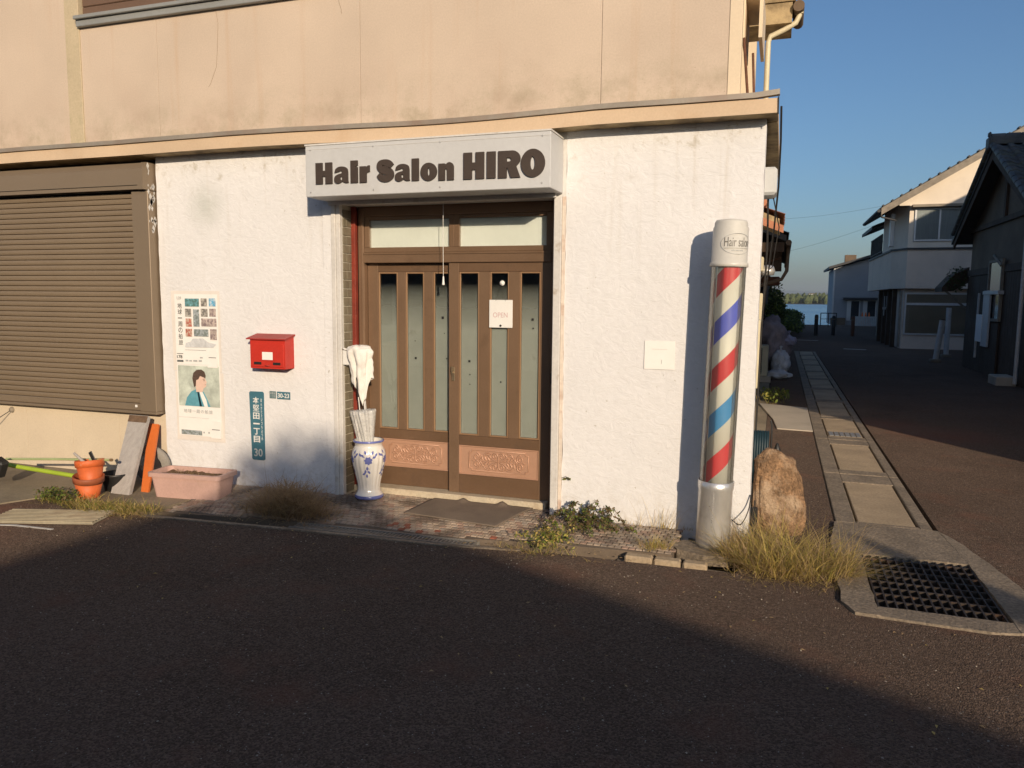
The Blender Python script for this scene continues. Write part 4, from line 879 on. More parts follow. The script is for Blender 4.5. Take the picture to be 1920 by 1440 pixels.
obj('town_photo', MB().box(-5.136, -4.905, -.0162, -.0155, .404, .446), PR[3], pv)
obj('fine_print', MB().box(-4.89, -4.875, -.0162, -.0155, .425, .440).box(-4.835, -4.82, -.0162, -.0155, .425, .441), M_['ink_l'], pv)
obj('clipped_card', MB().box(-4.80, -4.69, -.020, -.017, .385, .545, M=None), M_['paper'], pv)
obj('rule', MB().box(-4.79, -4.705, -.0206, -.0202, .462, .469).box(-5.16, -4.82, -.0160, -.0157, .562, .563), M_['ink'], pv)
# address plates
apl = thing('address_plate', 'tall blue address plate with white characters low on the white wall', 'address plate', (-4.31, 0, .22))
pp = [(-4.388 + .012, .832), (-4.388, .82), (-4.374, .234), (-4.362, .223), (-4.250, .223), (-4.238, .234), (-4.236, .822), (-4.248, .834)]
mb = MB(); mb.prism(pp, lambda u, v, d: (u, d, v), -.001, -.007); obj('plate', mb, M_['plate'], apl)
vtext('本堅田一丁目', -4.318, .375, .790, .066, -.0078, M_['white'], apl, .02)
vtext('ほんかたたいっちょうめ', -4.262, .40, .775, .014, -.0078, M_['white'], apl)
put('lettering', fit(text_mesh('30', off=.012), -4.350, -4.262, .255, .325, -.0078), M_['ink_l'], apl)
nb = thing('number_plate', 'small grey plate with the white house number 30-23', 'address plate', (-4.03, 0, .78))
obj('plate', MB().box(-4.100, -3.964, -.006, -.001, .777, .843, bev=.003), M_['plate'], nb)
put('lettering', fit(text_mesh('30-23', off=.02), -4.090, -3.974, .790, .829, -.0068), M_['white'], nb)
nb = thing('number_plate', 'smallest grey plate left of the 30-23 plate', 'address plate', (-4.14, 0, .78))
obj('plate', MB().box(-4.177, -4.110, -.006, -.001, .780, .844, bev=.003), M_['plate2'], nb)
put('lettering', fit(text_mesh('本堅田\n一丁目', line=1.1), -4.170, -4.117, .790, .836, -.0068), M_['ink_l'], nb)
# paper notice
nc = thing('paper_notice', 'square white paper notice on the wall beside the barber pole', 'notice', (-.815, 0, 1.165))
card('sheet', -.925, -.706, 1.164, 1.370, -.006, M_['paper'], nc)
obj('print_line', MB().box(-.80, -.797, -.0105, -.0095, 1.205, 1.235).box(-.87, -.76, -.0105, -.0095, 1.31, 1.3112), M_['ink_l'], nc)
# hook with wire on the lower wall
hk = thing('wall_anchor', 'small grey wall anchor with a thin stay wire under the shutter', 'anchor', (-7.3, .03, .5))
obj('cap', MB().lathe([(0, .03), (.02, .026), (.03, .01), (.03, 0)], 12, (0, 0, 0), M=Matrix.Translation((-7.3, .03, .5)) @ Matrix.Rotation(R(90), 4, 'X')), M_['pale_wood'], hk)
obj('wire', MB().tube([(-7.3, .0, .49), (-7.42, -.15, .36), (-7.65, -.4, .1), (-7.75, -.5, -.05)], .004, 6), M_['cable'], hk)

# ------------------------------------------------------------------ barber pole
PX, PY = -.380, -.225
bp_ = thing('barber_pole', 'tall striped barber pole in clear tube with steel foot at the wall corner', 'barber pole', (PX, PY, -.035))
obj('foot', MB().lathe([(0, -.03), (.113, -.03), (.115, .0), (.116, .37), (.121, .385), (.122, .435), (.117, .437), (.117, .42)], 40, (PX, PY, 0)), M_['steel'], bp_)
rv = MB().cyl((0, 0, 0), (0, -.004, 0), .006, n=8).mesh('rivet', [M_['steel']])
for a in (-62, 75, 160): link('rivet', rv, bp_, loc=(PX + .122 * math.cos(R(a)), PY + .122 * math.sin(R(a)), .40), rot=(0, 0, R(a) + R(90)))
scf = MB()
for i in range(45):
    a = R(-92 + random.gauss(0, 1.5)); z = .12 + .24 * random.random() ** .8; l = random.uniform(.004, .018); w_ = random.uniform(.01, .03)
    scf.add([(PX + .1168 * math.cos(a + s_ * w_), PY + .1168 * math.sin(a + s_ * w_), z + t) for s_, t in ((-1, 0), (1, l * .3), (1, l), (-1, l * .8))], [(0, 1, 2, 3)])
obj('scuff_mark', scf, M_['scuff'], bp_)
obj('drum', MB().lathe([(0, .40), (.0975, .40), (.0975, 1.93), (0, 1.93)], 48, (PX, PY, 0)), M_['drum'], bp_)
# helical stripes: one red and one blue start, rising to the right as seen from the street
PITCH_ = .630; 
def stripe(ph, mat, turns, z00):
    mb = MB(); n = 40; rr = .0983
    for k in range(turns):
        mb = MB(); v = []
        for i in range(n + 1):
            a = R(-90 - 170) + R(340) * i / n
            zc = z00 + k * PITCH_ + PITCH_ * (a - R(-90)) / (2 * math.pi)
            for t in (-.5, .5):
                z = zc + t * PITCH_ * .245; z = min(1.925, max(.42, z)); v.append((PX + rr * math.cos(a), PY + rr * math.sin(a), z))
        mb.add(v, [(2 * i, 2 * i + 2, 2 * i + 3, 2 * i + 1) for i in range(n)], 0, True)
        obj('stripe', mb, mat[k % len(mat)], bp_)
stripe(0, [M_['s_red']], 3, .565); stripe(0, [M_['s_cyan'], M_['s_blue']], 2, .565 + PITCH_ / 2)
obj('clear_tube', MB().lathe([(.1135, .42), (.1135, 1.92)], 48, (PX, PY, 0)).lathe([(.1115, 1.92), (.1115, .42)], 48, (PX, PY, 0)), M_['tube'], bp_)
obj('back_reflector', MB().add([(PX + .109 * math.cos(R(t)), PY + .109 * math.sin(R(t)), z) for z in (.43, 1.92) for t in range(-22, 163, 8)], [(i + 1, i, 24 + i, 25 + i) for i in range(23)], 0, True), M_['drum'], bp_)  # white reflector added behind the drum to brighten the tube edges
for a in (-131, 60): obj('glint_rod', MB().cyl((PX + .104 * math.cos(R(a)), PY + .104 * math.sin(R(a)), .41), (PX + .104 * math.cos(R(a)), PY + .104 * math.sin(R(a)), 1.92), .003, n=8), M_['cap'], bp_)  # pale rods standing in for long reflections in the tube glass
obj('cap', MB().lathe([(.119, 1.885), (.125, 1.888), (.125, 1.912), (.117, 1.916), (.1145, 2.14), (.108, 2.15), (.106, 2.175), (.098, 2.19), (.06, 2.197), (0, 2.198)], 48, (PX, PY, 0)), M_['cap'], bp_)
def wrap(me, mat, name, a0, zc):             # bend flat writing round the cap
    for v in me.vertices:
        x, y, z = v.co; a = R(a0) + x / .1185; rr = .1182 + z; v.co = (PX + rr * math.cos(a), PY + rr * math.sin(a), zc + y)
    me.update(); put(name, me, mat, bp_)
def wfit(me, w, h_):
    xs_ = [v.co.x for v in me.vertices]; ys_ = [v.co.y for v in me.vertices]; cx, cy = (max(xs_) + min(xs_)) / 2, (max(ys_) + min(ys_)) / 2
    sx, sy = w / (max(xs_) - min(xs_)), h_ / (max(ys_) - min(ys_))
    for v in me.vertices: v.co.x = (v.co.x - cx) * sx; v.co.y = (v.co.y - cy) * sy
    return me
wrap(wfit(text_mesh('Hair salon', depth=.0006), .185, .060), M_['ink_grey'] if 'ink_grey' in M_ else pmat('pale_grey_print', (.22, .21, .19), .6, bump=0), 'lettering', -60, 2.045)
def marks(n, w, h_):               # a line of print too small to read: a row of tiny strokes
    mb = MB(); q = random.Random(n)
    for i in range(n): x = (i / n - .5) * w; mb.box(x, x + w / n * q.uniform(.4, .75), -h_ / 2, h_ / 2 * q.uniform(.4, 1), -.0003, .0003)
    return mb.mesh('fine_print', [])
wrap(marks(9, .085, .009), M_['ink_l'], 'fine_print', -60, 1.990)
ul = fill_mesh([[(-.095 + .19 * i / 30, -.0012) for i in range(31)] + [(.095 - .19 * i / 30, .0012) for i in range(31)]], .0006); wrap(ul, M_['ink_l'], 'rule', -60, 2.004)
el = fill_mesh([arc(0, 0, .118, .068, 0, 354, 60), arc(0, 0, .1155, .0655, 0, 354, 60)], .0006)
wrap(el, M_['ink_l'], 'logo_ring', -60, 2.032)
obj('base_slab', MB().prism([(-.66, -.30), (-.60, -.40), (-.42, -.47), (-.26, -.44), (-.22, -.30), (-.40, -.16), (-.58, -.18)], lambda u, v, d: (u, v, d), -.10, -.030), M_['concrete'], bp_)
bp_.rotation_euler = (0, R(1.1), 0)            # it leans a little towards the lane

# ------------------------------------------------------------------ vase of umbrellas
VX, VY = -3.195, -.02
vz = ztile(VX, VY) + .003
va = thing('umbrella_vase', 'white fluted porcelain vase with blue flowers beside the door', 'vase', (VX, VY, vz))
flute = lambda t, z: 1 + (.05 * abs(math.sin(t * 9)) - .025) * min(1, max(0, (z - .05) / .05)) * min(1, max(0, (.43 - z) / .04))
prof = [(0, .004), (.112, .004), (.118, .018), (.112, .034), (.098, .055), (.090, .085), (.094, .13), (.112, .21), (.130, .29), (.137, .345), (.133, .39), (.121, .425), (.113, .445), (.116, .462), (.124, .474), (.127, .482), (.122, .489), (.112, .484), (.106, .46), (.10, .40), (.08, .1), (0, .08)]
prof = cat(prof[1:17], 3) + prof[17:]
obj('body', MB().lathe(prof, 108, (VX, VY, vz), flute), M_['vase'], va)
obj('blue_rim', MB().lathe([(.118, .4735), (.1265, .4745), (.1295, .4815), (.1265, .490), (.120, .4915)], 72, (VX, VY, vz)), M_['vase_blue'], va)
obj('blue_foot', MB().lathe([(.1125, .001), (.117, .003), (.1205, .018), (.114, .031)], 72, (VX, VY, vz)), M_['vase_blue'], va)
def rv_at(z):
    for (a, b), (c, d) in zip(prof, prof[1:]):
        if min(b, d) <= z <= max(b, d) and a > .08 and abs(d - b) > 1e-6: return a + (c - a) * (z - b) / (d - b)
    return .13
def petal(mb, a, z, ang, L, W, lift=.0035):
    v = []; n = 6
    for i in range(n + 1):
        t = i / n; w = W * math.sin(math.pi * min(.97, t * .9 + .06))
        for s_ in (-1, 1):
            u = math.cos(ang) * L * t - math.sin(ang) * w * s_; q = math.sin(ang) * L * t + math.cos(ang) * w * s_
            zz = z + q; r_ = rv_at(zz) * 1.010 + lift; aa = a + u / r_; v.append((VX + r_ * math.cos(aa), VY + r_ * math.sin(aa), vz + zz))
    mb.add(v, [(2 * i, 2 * i + 2, 2 * i + 3, 2 * i + 1) for i in range(n)], 0, True)
for a0 in (R(-52 - 10), R(8), R(-132), R(120)):
    fl = MB()
    for k in range(7): petal(fl, a0, .335, k * 2 * math.pi / 7 + .3, .036, .014, .005)
    for k in range(5): petal(fl, a0, .335, k * 2 * math.pi / 5, .013, .007, .007)
    for u, q, g in ((.035, .02, .5), (.055, .035, .9), (-.035, .03, 2.4), (-.058, .035, 2.2), (.03, .05, 1.2), (-.02, .052, 1.9), (-.012, -.05, -1.4), (-.02, -.08, -2.0), (-.004, -.085, -1.0), (-.014, -.115, -1.6), (-.026, -.105, -2.6)):
        petal(fl, a0 + u / .135, .335 + q, g, .032, .009)
        petal(fl, a0 + u / .135 * .6, .335 + q * .7, g, .024, .0016)
    obj('painted_flower', fl, M_['vase_blue'], va)
def umbrella(lean, x, y, tilt, handle, label):
    u = thing('umbrella', label, 'umbrella', (x, y, vz + .2), group=None)
    ax = Vector((math.sin(tilt) * math.cos(lean), math.sin(tilt) * math.sin(lean), math.cos(tilt))); b0 = Vector((x, y, vz + .22))
    Mx = Matrix.Translation(b0) @ ax.to_track_quat('Z', 'Y').to_matrix().to_4x4()
    obj('canopy', MB().lathe([(.010, .0), (.022, .10), (.040, .25), (.058, .40), (.072, .50), (.068, .515), (.05, .50)], 40, (0, 0, 0), lambda t, z: 1 + .20 * math.sin(t * 8 + z * 4), M=Mx), M_['clear_vinyl'], u)
    obj('shaft', MB().cyl(Mx @ Vector((0, 0, 0)), Mx @ Vector((0, 0, .75)), .006, n=8), M_['steel'], u)
    hp = [Mx @ Vector((0, 0, .62)), Mx @ Vector((0, 0, .79))] + [Mx @ Vector((.018 - .018 * math.cos(t), 0, .79 + .018 * math.sin(t))) for t in [math.pi * i / 8 for i in range(1, 9)]]
    obj('handle', MB().tube(hp, .010, 8), handle, u)
umbrella(R(170), VX - .035, VY + .01, R(6.5), M_['black'], 'clear vinyl umbrella leaning left in the vase')
umbrella(R(176), VX + .022, VY + .0, R(6.2), M_['red'], 'upright clear vinyl umbrella on the door side of the vase')
umbrella(R(170), VX - .005, VY + .04, R(5), M_['rust'], 'rearmost clear vinyl umbrella in the vase, against the tiles')
# white towel hung over the umbrella handles and the shelf box
sb_ = thing('wall_shelf', 'small white box shelf fixed to the olive tiles above the vase', 'shelf', (-3.40, .1, 1.1))
obj('box', MB().box(-3.4335, -3.335, -.02, .12, 1.10, 1.222, bev=.006), M_['white'], sb_)
tw = thing('towel', 'white towel draped over the umbrella handles beside the door', 'towel', (-3.27, -.02, .75))
mb = MB(); nu, nv = 72, 48; v = []
def hem(a):      # how far the cloth hangs at each side (angle seen from above)
    d = math.degrees(a)
    pts = [(-180, .36), (-150, .30), (-128, .36), (-112, .24), (-95, .30), (-70, .47), (-50, .52), (-30, .40), (-8, .25), (20, .28), (60, .33), (110, .40), (150, .30), (181, .36)]
    for (p, q), (r_, t) in zip(pts, pts[1:]):
        if p <= d <= r_: k = (d - p) / (r_ - p); return q + (t - q) * k
    return .3
def tow(u, s_):
    a = -math.pi + u * 2 * math.pi * .985; top = 1.262
    if s_ < .22:
        q = s_ / .22; r_ = .088 * math.sin(q * math.pi / 2) ** .8; z = top - .030 * (1 - math.cos(q * math.pi / 2)) + .016 * math.sin(a * 3 + 1) * q + .010 * noise.noise(Vector((math.cos(a) * q * 3, math.sin(a) * q * 3, 5)))
    else:
        q = (s_ - .22) / .78; z = top - .030 - hem(a) * .9 * q + .016 * math.sin(a * 3 + 1) * (1 - q)
        r_ = .088 + .014 * math.sin(min(1, q * 3) * math.pi) - .040 * q ** .8
        if abs(math.degrees(a)) < 40: r_ += .035 * q
        r_ *= 1 + (.20 * math.sin(a * 5 + .6 + q * 1.2) + .12 * math.sin(a * 9 + 2 - q)) * min(1, q * 2.2) ** .7
    r_ *= 1 + .16 * noise.noise(Vector((math.cos(a) * 2.2, math.sin(a) * 2.2, z * 16)))
    cx = -3.278 + .03 * (top - z); cy = -.015
    return (cx + r_ * 1.12 * math.cos(a), cy + r_ * .8 * math.sin(a), z + .008 * noise.noise(Vector((a * 3, z * 18, 0))) + .006 * noise.noise(Vector((a * 7, z * 40, 4))))
for j in range(nv + 1):
    for i in range(nu + 1): v.append(tow(i / nu, max(.002, j / nv)))
W = nu + 1; mb.add(v, [(j * W + i, j * W + i + 1, (j + 1) * W + i + 1, (j + 1) * W + i) for j in range(nv) for i in range(nu)], 0, True)
tc = obj('cloth', mb, M_['towel'], tw)
md = tc.modifiers.new('thick', 'SOLIDIFY'); md.thickness = .004
mb = MB(); v = []                      # the end laid back over the shelf box
for j in range(9):
    for i in range(11):
        x = -3.425 + .125 * i / 10; y = -.03 + .20 * j / 8; v.append((x, y, 1.236 + .022 * noise.noise(Vector((x * 22, y * 18, 2))) + .012 * (i / 10)))
mb.add(v, [(j * 11 + i, j * 11 + i + 1, (j + 1) * 11 + i + 1, (j + 1) * 11 + i) for j in range(8) for i in range(10)], 0, True)
t2 = obj('folded_end', mb, M_['towel'], tw); md = t2.modifiers.new('thick', 'SOLIDIFY'); md.thickness = .012
# door mat
mt2 = thing('door_mat', 'thin grey-brown doormat on the tiles in front of the doors', 'mat', (-2.25, -.15, 0))
mb = MB(); nx_, ny_ = 40, 24; v = []
c4 = [(-2.73, -.30), (-1.93, -.38), (-1.80, .128), (-2.66, .128)]
for j in range(ny_ + 1):
    for i in range(nx_ + 1):
        a, b = i / nx_, j / ny_
        x = (1 - b) * ((1 - a) * c4[0][0] + a * c4[1][0]) + b * ((1 - a) * c4[3][0] + a * c4[2][0]); y = (1 - b) * ((1 - a) * c4[0][1] + a * c4[1][1]) + b * ((1 - a) * c4[3][1] + a * c4[2][1])
        z = ztile(x, y) + .009 + .0025 * noise.noise(Vector((x * 6, y * 6, 0)))
        for xc, hh in ((-2.40, .024), (-2.06, .030)):
            if y > .03: z += hh * math.exp(-((x - xc) / .035) ** 2) * ((y - .03) / .098) ** 1.5
        v.append((x, y, z))
W = nx_ + 1; mb.add(v, [(j * W + i, j * W + i + 1, (j + 1) * W + i + 1, (j + 1) * W + i) for j in range(ny_) for i in range(nx_)], 0, True)
mo = obj('mat_sheet', mb, M_['mat'], mt2); md = mo.modifiers.new('thick', 'SOLIDIFY'); md.thickness = .006; md.offset = -1
# ------------------------------------------------------------------ pots, boards and planter at the left
pl = thing('planter', 'pink plastic planter trough with dried-out soil under the posters', 'planter', (-4.70, -.36, -.06))
Mp = Matrix.Translation((-4.715, -.36, -.064)) @ Matrix.Rotation(R(6), 4, 'Z')
def trough(w0, d0, w1, d1, z0, z1, mb, n=10, flip=False):
    def rr(w, d, z, r):
        out = []
        for cx, cy, a0 in ((w - r, d - r, 0), (-w + r, d - r, 90), (-w + r, -d + r, 180), (w - r, -d + r, 270)):
            for k in range(n): a = R(a0 + 90 * k / (n - 1)); out.append(Mp @ Vector((cx + r * math.cos(a), cy + r * math.sin(a), z)))
        return out
    A, B = rr(w0, d0, z0, .04), rr(w1, d1, z1, .045); m_ = len(A)
    mb.add(A + B, [((i, (i + 1) % m_, m_ + (i + 1) % m_, m_ + i) if not flip else (m_ + i, m_ + (i + 1) % m_, (i + 1) % m_, i)) for i in range(m_)], 0, True); return A, B
mb = MB(); A, B = trough(.300, .115, .330, .135, 0, .195, mb); mb.add(A, [list(range(len(A)))[::-1]])
A, B = trough(.347, .152, .349, .154, .193, .228, mb); A2, B2 = trough(.320, .125, .323, .128, .12, .231, mb, flip=True)
mb.add(B + B2, [(i, (i + 1) % len(B), len(B) + (i + 1) % len(B), len(B) + i) for i in range(len(B))]); A3, B3 = trough(.330, .135, .347, .152, .193, .1931, mb)
obj('trough', mb, M_['planter'], pl)
mb = MB(); v = []
for j in range(13):
    for i in range(33):
        x, y = -.32 + .64 * i / 32, -.125 + .25 * j / 12; v.append(Mp @ Vector((x, y, .19 + .018 * noise.noise(Vector((x * 20, y * 20, 1))))))
mb.add(v, [(j * 33 + i, j * 33 + i + 1, (j + 1) * 33 + i + 1, (j + 1) * 33 + i) for j in range(12) for i in range(32)], 0, True); obj('soil', mb, M_['soil'], pl)
def blades(mb, c, rx, ry, n, h0, h1, lean=.6, w=.004, mats=(0,), curl=.5, flat=0.0, zf=None, dirv=None, rnd=random):
    for _ in range(n):
        a = rnd.uniform(0, 2 * math.pi); q = rnd.random() ** .6
        x, y = c[0] + rx * q * math.cos(a), c[1] + ry * q * math.sin(a); z = c[2] if zf is None else zf(x, y)
        h = rnd.uniform(h0, h1); da = a + rnd.gauss(0, .9); l = rnd.uniform(.1, lean) * (1 - flat) + flat * rnd.uniform(.8, 1.4)
        d = Vector((math.cos(da), math.sin(da), 0))
        if dirv is not None: d = (d + Vector(dirv) * rnd.uniform(.2, 1.2)).normalized()
        p = Vector((x, y, z)); v = []; k = 4; u = Vector((0, 0, 1)) * math.cos(l) + d * math.sin(l); sd_ = u.cross(d)
        if sd_.length < 1e-3: sd_ = Vector((1, 0, 0))
        sd_.normalize(); tw_ = rnd.uniform(-1, 1)
        sd_ = (sd_ + d * tw_).normalized()
        for s_ in range(k + 1):
            t = s_ / k; ww = w * (1 - t * .92) * rnd.uniform(.8, 1.2); v += [p - sd_ * ww / 2, p + sd_ * ww / 2]
            u = (u + (d - Vector((0, 0, 1)) * .55) * curl * .32).normalized(); p = p + u * h / k
        mb.add(v, [(2 * i, 2 * i + 1, 2 * i + 3, 2 * i + 2) for i in range(k)], rnd.choice(mats), True)
    return mb
def leaves(mb, c, rx, ry, rz, n, s0, s1, mats=(0,), rnd=random, hollow=.0, up_=.4):
    for _ in range(n):
        while True:
            q = Vector((rnd.uniform(-1, 1), rnd.uniform(-1, 1), rnd.uniform(-1, 1)))
            if hollow < q.length < 1: break
        p = Vector((c[0] + q.x * rx, c[1] + q.y * ry, c[2] + q.z * rz)); s_ = rnd.uniform(s0, s1)
        nn = (Vector((rnd.gauss(0, 1), rnd.gauss(0, 1), rnd.gauss(0, 1) + up_)) + q * .5).normalized(); a = nn.orthogonal().normalized(); b = nn.cross(a); t = rnd.uniform(0, 6.28)
        a, b = a * math.cos(t) + b * math.sin(t), b * math.cos(t) - a * math.sin(t)
        mb.add([p - a * s_, p - b * s_ * .5 + nn * s_ * .12, p + a * s_, p + b * s_ * .5 + nn * s_ * .12], [(0, 1, 2, 3)], rnd.choice(mats))
    return mb
rn = random.Random(11)
mb = MB()
for k in range(30):
    p = Mp @ Vector((rn.uniform(-.29, .30), rn.choice((-.1, -.05, .05, .1)) + rn.uniform(-.02, .02), .19)); blades(mb, p, .03, .02, 5, .03, .10, 1.1, .0035, (0, 1), .8, rnd=rn)
obj('dried_weeds', mb, [M_['dry'], M_['dry2']], pl)
gb = thing('grey_board', 'weathered grey plank leaning against the cream wall', 'plank', (-5.42, -.55, -.05))
def leaner(name, x0, x1, y0, z0, tx0, tx1, y1, z1, th, mat, par):
    a, b, c, d = Vector((x0, y0, z0)), Vector((x1, y0, z0)), Vector((tx1, y1, z1)), Vector((tx0, y1, z1)); n = (b - a).cross(d - a).normalized()
    mb = MB(); P = [a, b, c, d] + [p - n * th for p in (a, b, c, d)]
    mb.hull([tuple(p) for p in P], [(0, 1, 2, 3), (4, 5, 6, 7), (0, 1, 5, 4), (1, 2, 6, 5), (2, 3, 7, 6), (3, 0, 4, 7)]); return obj(name, mb, mat, par), n
o1, n1 = leaner('board', -5.44, -5.24, -.55, -.054, -5.62, -5.405, -.13, .57, .035, M_['wood_grey'], gb)
leaner('dirty_end', -5.605, -5.391, -.168 - .003, .513, -5.6185, -5.4045, -.1335, .568, .002, M_['wood_end'], gb)
ob = thing('orange_board', 'narrow bright orange board leaning beside the grey plank', 'board', (-5.22, -.35, -.05))
leaner('board', -5.235, -5.155, -.42, -.054, -5.50, -5.385, -.03, .48, .02, M_['orange'], ob)
rg = thing('rubber_ring', 'grey rubber ring leaning on the wall behind the orange board', 'ring', (-5.43, -.09, -.05))
Mr = Matrix.Translation((-5.43, -.09, .115)) @ Matrix.Rotation(R(12), 4, 'Z') @ Matrix.Rotation(R(-76), 4, 'X')
obj('ring', MB().lathe([(.112, -.02), (.180, -.024), (.187, -.012), (.187, .012), (.180, .024), (.112, .02), (.106, .01), (.106, -.01), (.112, -.02)], 40, (0, 0, 0), M=Mr), M_['ring'], rg)
def pot(x, y, z, r, h, tiltv, label, mat, rim):
    p = thing('flower_pot', label, 'pot', (x, y, z), group='stacked pots')
    Mx = Matrix.Translation((x, y, z)) @ Matrix.Rotation(tiltv, 4, 'Y') @ Matrix.Rotation(tiltv * .6, 4, 'X')
    obj('body', MB().lathe([(0, .0), (r * .66, .0), (r * .70, .01), (r * .93, h * .74), (r * .86, h * .74), (r * .62, .015), (0, .015)], 40, (0, 0, 0), M=Mx), mat, p)
    obj('rim', MB().lathe([(r * .92, h * .73), (r * 1.01, h * .735), (r * 1.04, h * .98), (r * 1.0, h), (r * .93, h * .99), (r * .88, h * .74)], 40, (0, 0, 0), M=Mx), rim, p); return p
pot(-5.50, -.72, -.055, .118, .20, R(7), 'lower orange pot with brown rim, at the bottom of the stack', M_['pot'], M_['pot_rim'])
pot(-5.487, -.70, .052, .112, .215, R(-6), 'upper orange pot standing inside another pot', M_['pot'], M_['pot'])
tl = thing('hand_tool', 'grey-handled hand tool standing in the upper orange pot', 'tool', (-5.52, -.7, .2))
obj('handle', MB().tube([(-5.47, -.70, .17), (-5.53, -.72, .245), (-5.62, -.74, .325)], [.012, .014, .010], 8), M_['wood_grey'], tl)
obj('blade', MB().box(-.02, .02, -.004, .004, -.03, .06, bev=.003, M=Matrix.Translation((-5.50, -.66, .275)) @ Matrix.Rotation(R(-30), 4, 'Y')), M_['black'], tl)
bk = thing('black_tub', 'black plastic tub in the shade behind the orange pots', 'tub', (-5.42, -.45, -.05))
obj('tub', MB().lathe([(0, 0), (.10, 0), (.125, .13), (.135, .135), (.135, .15), (.12, .15), (.10, .02), (0, .02)], 32, (-5.50, -.42, -.052)), M_['black'], bk)
gh = thing('green_broom', 'broom with a lime green handle lying on the cement at the left edge', 'broom', (-6.3, -.6, -.03))
obj('handle', MB().tube([(-7.0, -.62, .15), (-6.4, -.61, .11), (-5.63, -.60, .075)], .020, 10), M_['green_pole'], gh)
obj('head', MB().box(-.09, .03, -.05, .05, -.05, .12, bev=.02, M=Matrix.Translation((-6.42, -.80, .10)) @ Matrix.Rotation(R(25), 4, 'Y')), M_['black'], gh)
gp = thing('garden_pole', 'pale green garden pole resting across the orange pots', 'pole', (-6, -.6, .2))
obj('pole', MB().tube([(-6.6, -.60, .17), (-6.0, -.60, .215), (-5.35, -.62, .262)], .011, 8), M_['green_pale'], gp)
obj('tip', MB().tube([(-5.352, -.62, .262), (-5.33, -.62, .2635)], .013, 8), M_['dry'], gp)

# ------------------------------------------------------------------ weeds
def zg(x, y): return ztile(x, y) if -4.64 < x < -.62 and y > tedge(x) else (-.055 if x < -4.6 else ZR)
def weed(name, label, cat_, fn, mats, loc):
    t = thing(name, label, cat_, loc); mb = MB(); fn(mb); obj('stems_and_leaves', mb, mats, t); return t
rn = random.Random(3)
GY = [M_['grass_y'], M_['grass_g'], M_['dry2'], M_['dry'], M_['leaf_g'], M_['leaf_r'], M_['leaf_d']]
def dead(mb):
    for k in range(210):
        x, y = rn.gauss(-3.64, .15), rn.gauss(-.54, .08); q = max(0, 1 - ((x + 3.66) / .44) ** 2)
        blades(mb, (x, y, -.05 + .0), .07, .06, 6, .10, .16 + .25 * q, 1.2, .009, (2, 2, 3, 3), rn.uniform(.3, 1.2), rnd=rn)
        blades(mb, (x, y, .02 + .16 * q * rn.random()), .08, .07, 6, .06, .17, 1.4, .0055, (2, 2, 3), 1.2, rnd=rn)
    for k in range(5): blades(mb, (-3.62 + rn.uniform(-.25, .3), -.5, .0), .02, .02, 2, .28, .40, .25, .004, (3,), .1, rnd=rn)
weed('dead_weed', 'heap of dead brown weeds by the wall left of the vase', 'weeds', dead, GY, (-3.66, -.56, -.05))
def left_weed(mb):
    for k in range(130):
        t = rn.random(); x = -5.80 + 1.15 * t; y = -.86 - .10 * math.sin(t * 3.0) + rn.gauss(0, .055); g = 1 - abs(t - .45)
        if t < .3: leaves(mb, (x, y, -.01 + .03 * rn.random()), .06, .05, .05, 12, .008, .02, (4, 6, 4, 5), rn); blades(mb, (x, y, -.055), .05, .05, 8, .05, .11, 1.0, .004, (0, 1, 4), .7, rnd=rn)
        else: blades(mb, (x, y, -.055), .06, .05, 20, .05, .11 + .06 * g, 1.2, .0048, (0, 1, 0, 2, 4), .8, rnd=rn); leaves(mb, (x, y, -.02), .06, .05, .03, 2, .005, .010, (0, 4, 2), rn)
    for k in range(40):
        x, y = rn.gauss(-4.72, .12), rn.gauss(-1.02, .05); blades(mb, (x, y, -.055), .06, .04, 8, .04, .09, 1.3, .0036, (0, 2, 2, 3), .8, rnd=rn)
weed('roadside_weeds', 'green and yellow weeds growing round the orange pots at the left', 'weeds', left_weed, GY, (-5.2, -.9, -.055))
def creeper(mb):
    for k in range(24):
        x0, y0 = rn.gauss(-1.36, .10), rn.gauss(-.17, .09); p = Vector((x0, y0, .01)); d = Vector((rn.uniform(-.4, 1.1), rn.uniform(-.6, .25), 0)); d.normalize(); pts = [p.copy()]
        L = rn.uniform(.15, .42)
        for i in range(10):
            p = p + d * L / 10; d = (d + Vector((rn.gauss(0, .25), rn.gauss(0, .25), 0))).normalized(); z = .02 + .17 * math.sin(min(1, (i + 1) / 8) * math.pi) * (.4 + .6 * (k % 3) / 2) * L / .4
            q = Vector((p.x, min(p.y, -.02), z)); pts.append(q); leaves(mb, q, .02, .02, .018, 7, .008, .018, (5, 5, 6, 4), rn)
        mb.tube(pts, .0022, 4, mi=5)
    for k in range(46):
        x, y = rn.gauss(-1.47, .09), rn.gauss(-.56, .10); leaves(mb, (x, y, .02), .05, .05, .04, 9, .007, .018, (4, 4, 1, 0, 0), rn); blades(mb, (x, y, zg(x, y)), .05, .05, 5, .05, .12, 1.0, .004, (4, 1, 0), .7, rnd=rn)
    for k in range(26):
        x, y = rn.gauss(-1.55, .14), rn.gauss(-.72, .03); blades(mb, (x, y, zg(x, y)), .05, .03, 8, .03, .09, 1.2, .0036, (0, 2, 2, 3), .8, rnd=rn)
    for q in ((-1.51, -.012, .30), (-1.49, -.02, .31), (-1.47, -.02, .30)): leaves(mb, q, .018, .01, .012, 8, .008, .014, (5, 4, 6), rn)
weed('creeping_plant', 'reddish creeper and green weeds at the right foot of the doorway', 'weeds', creeper, GY, (-1.4, -.3, 0))
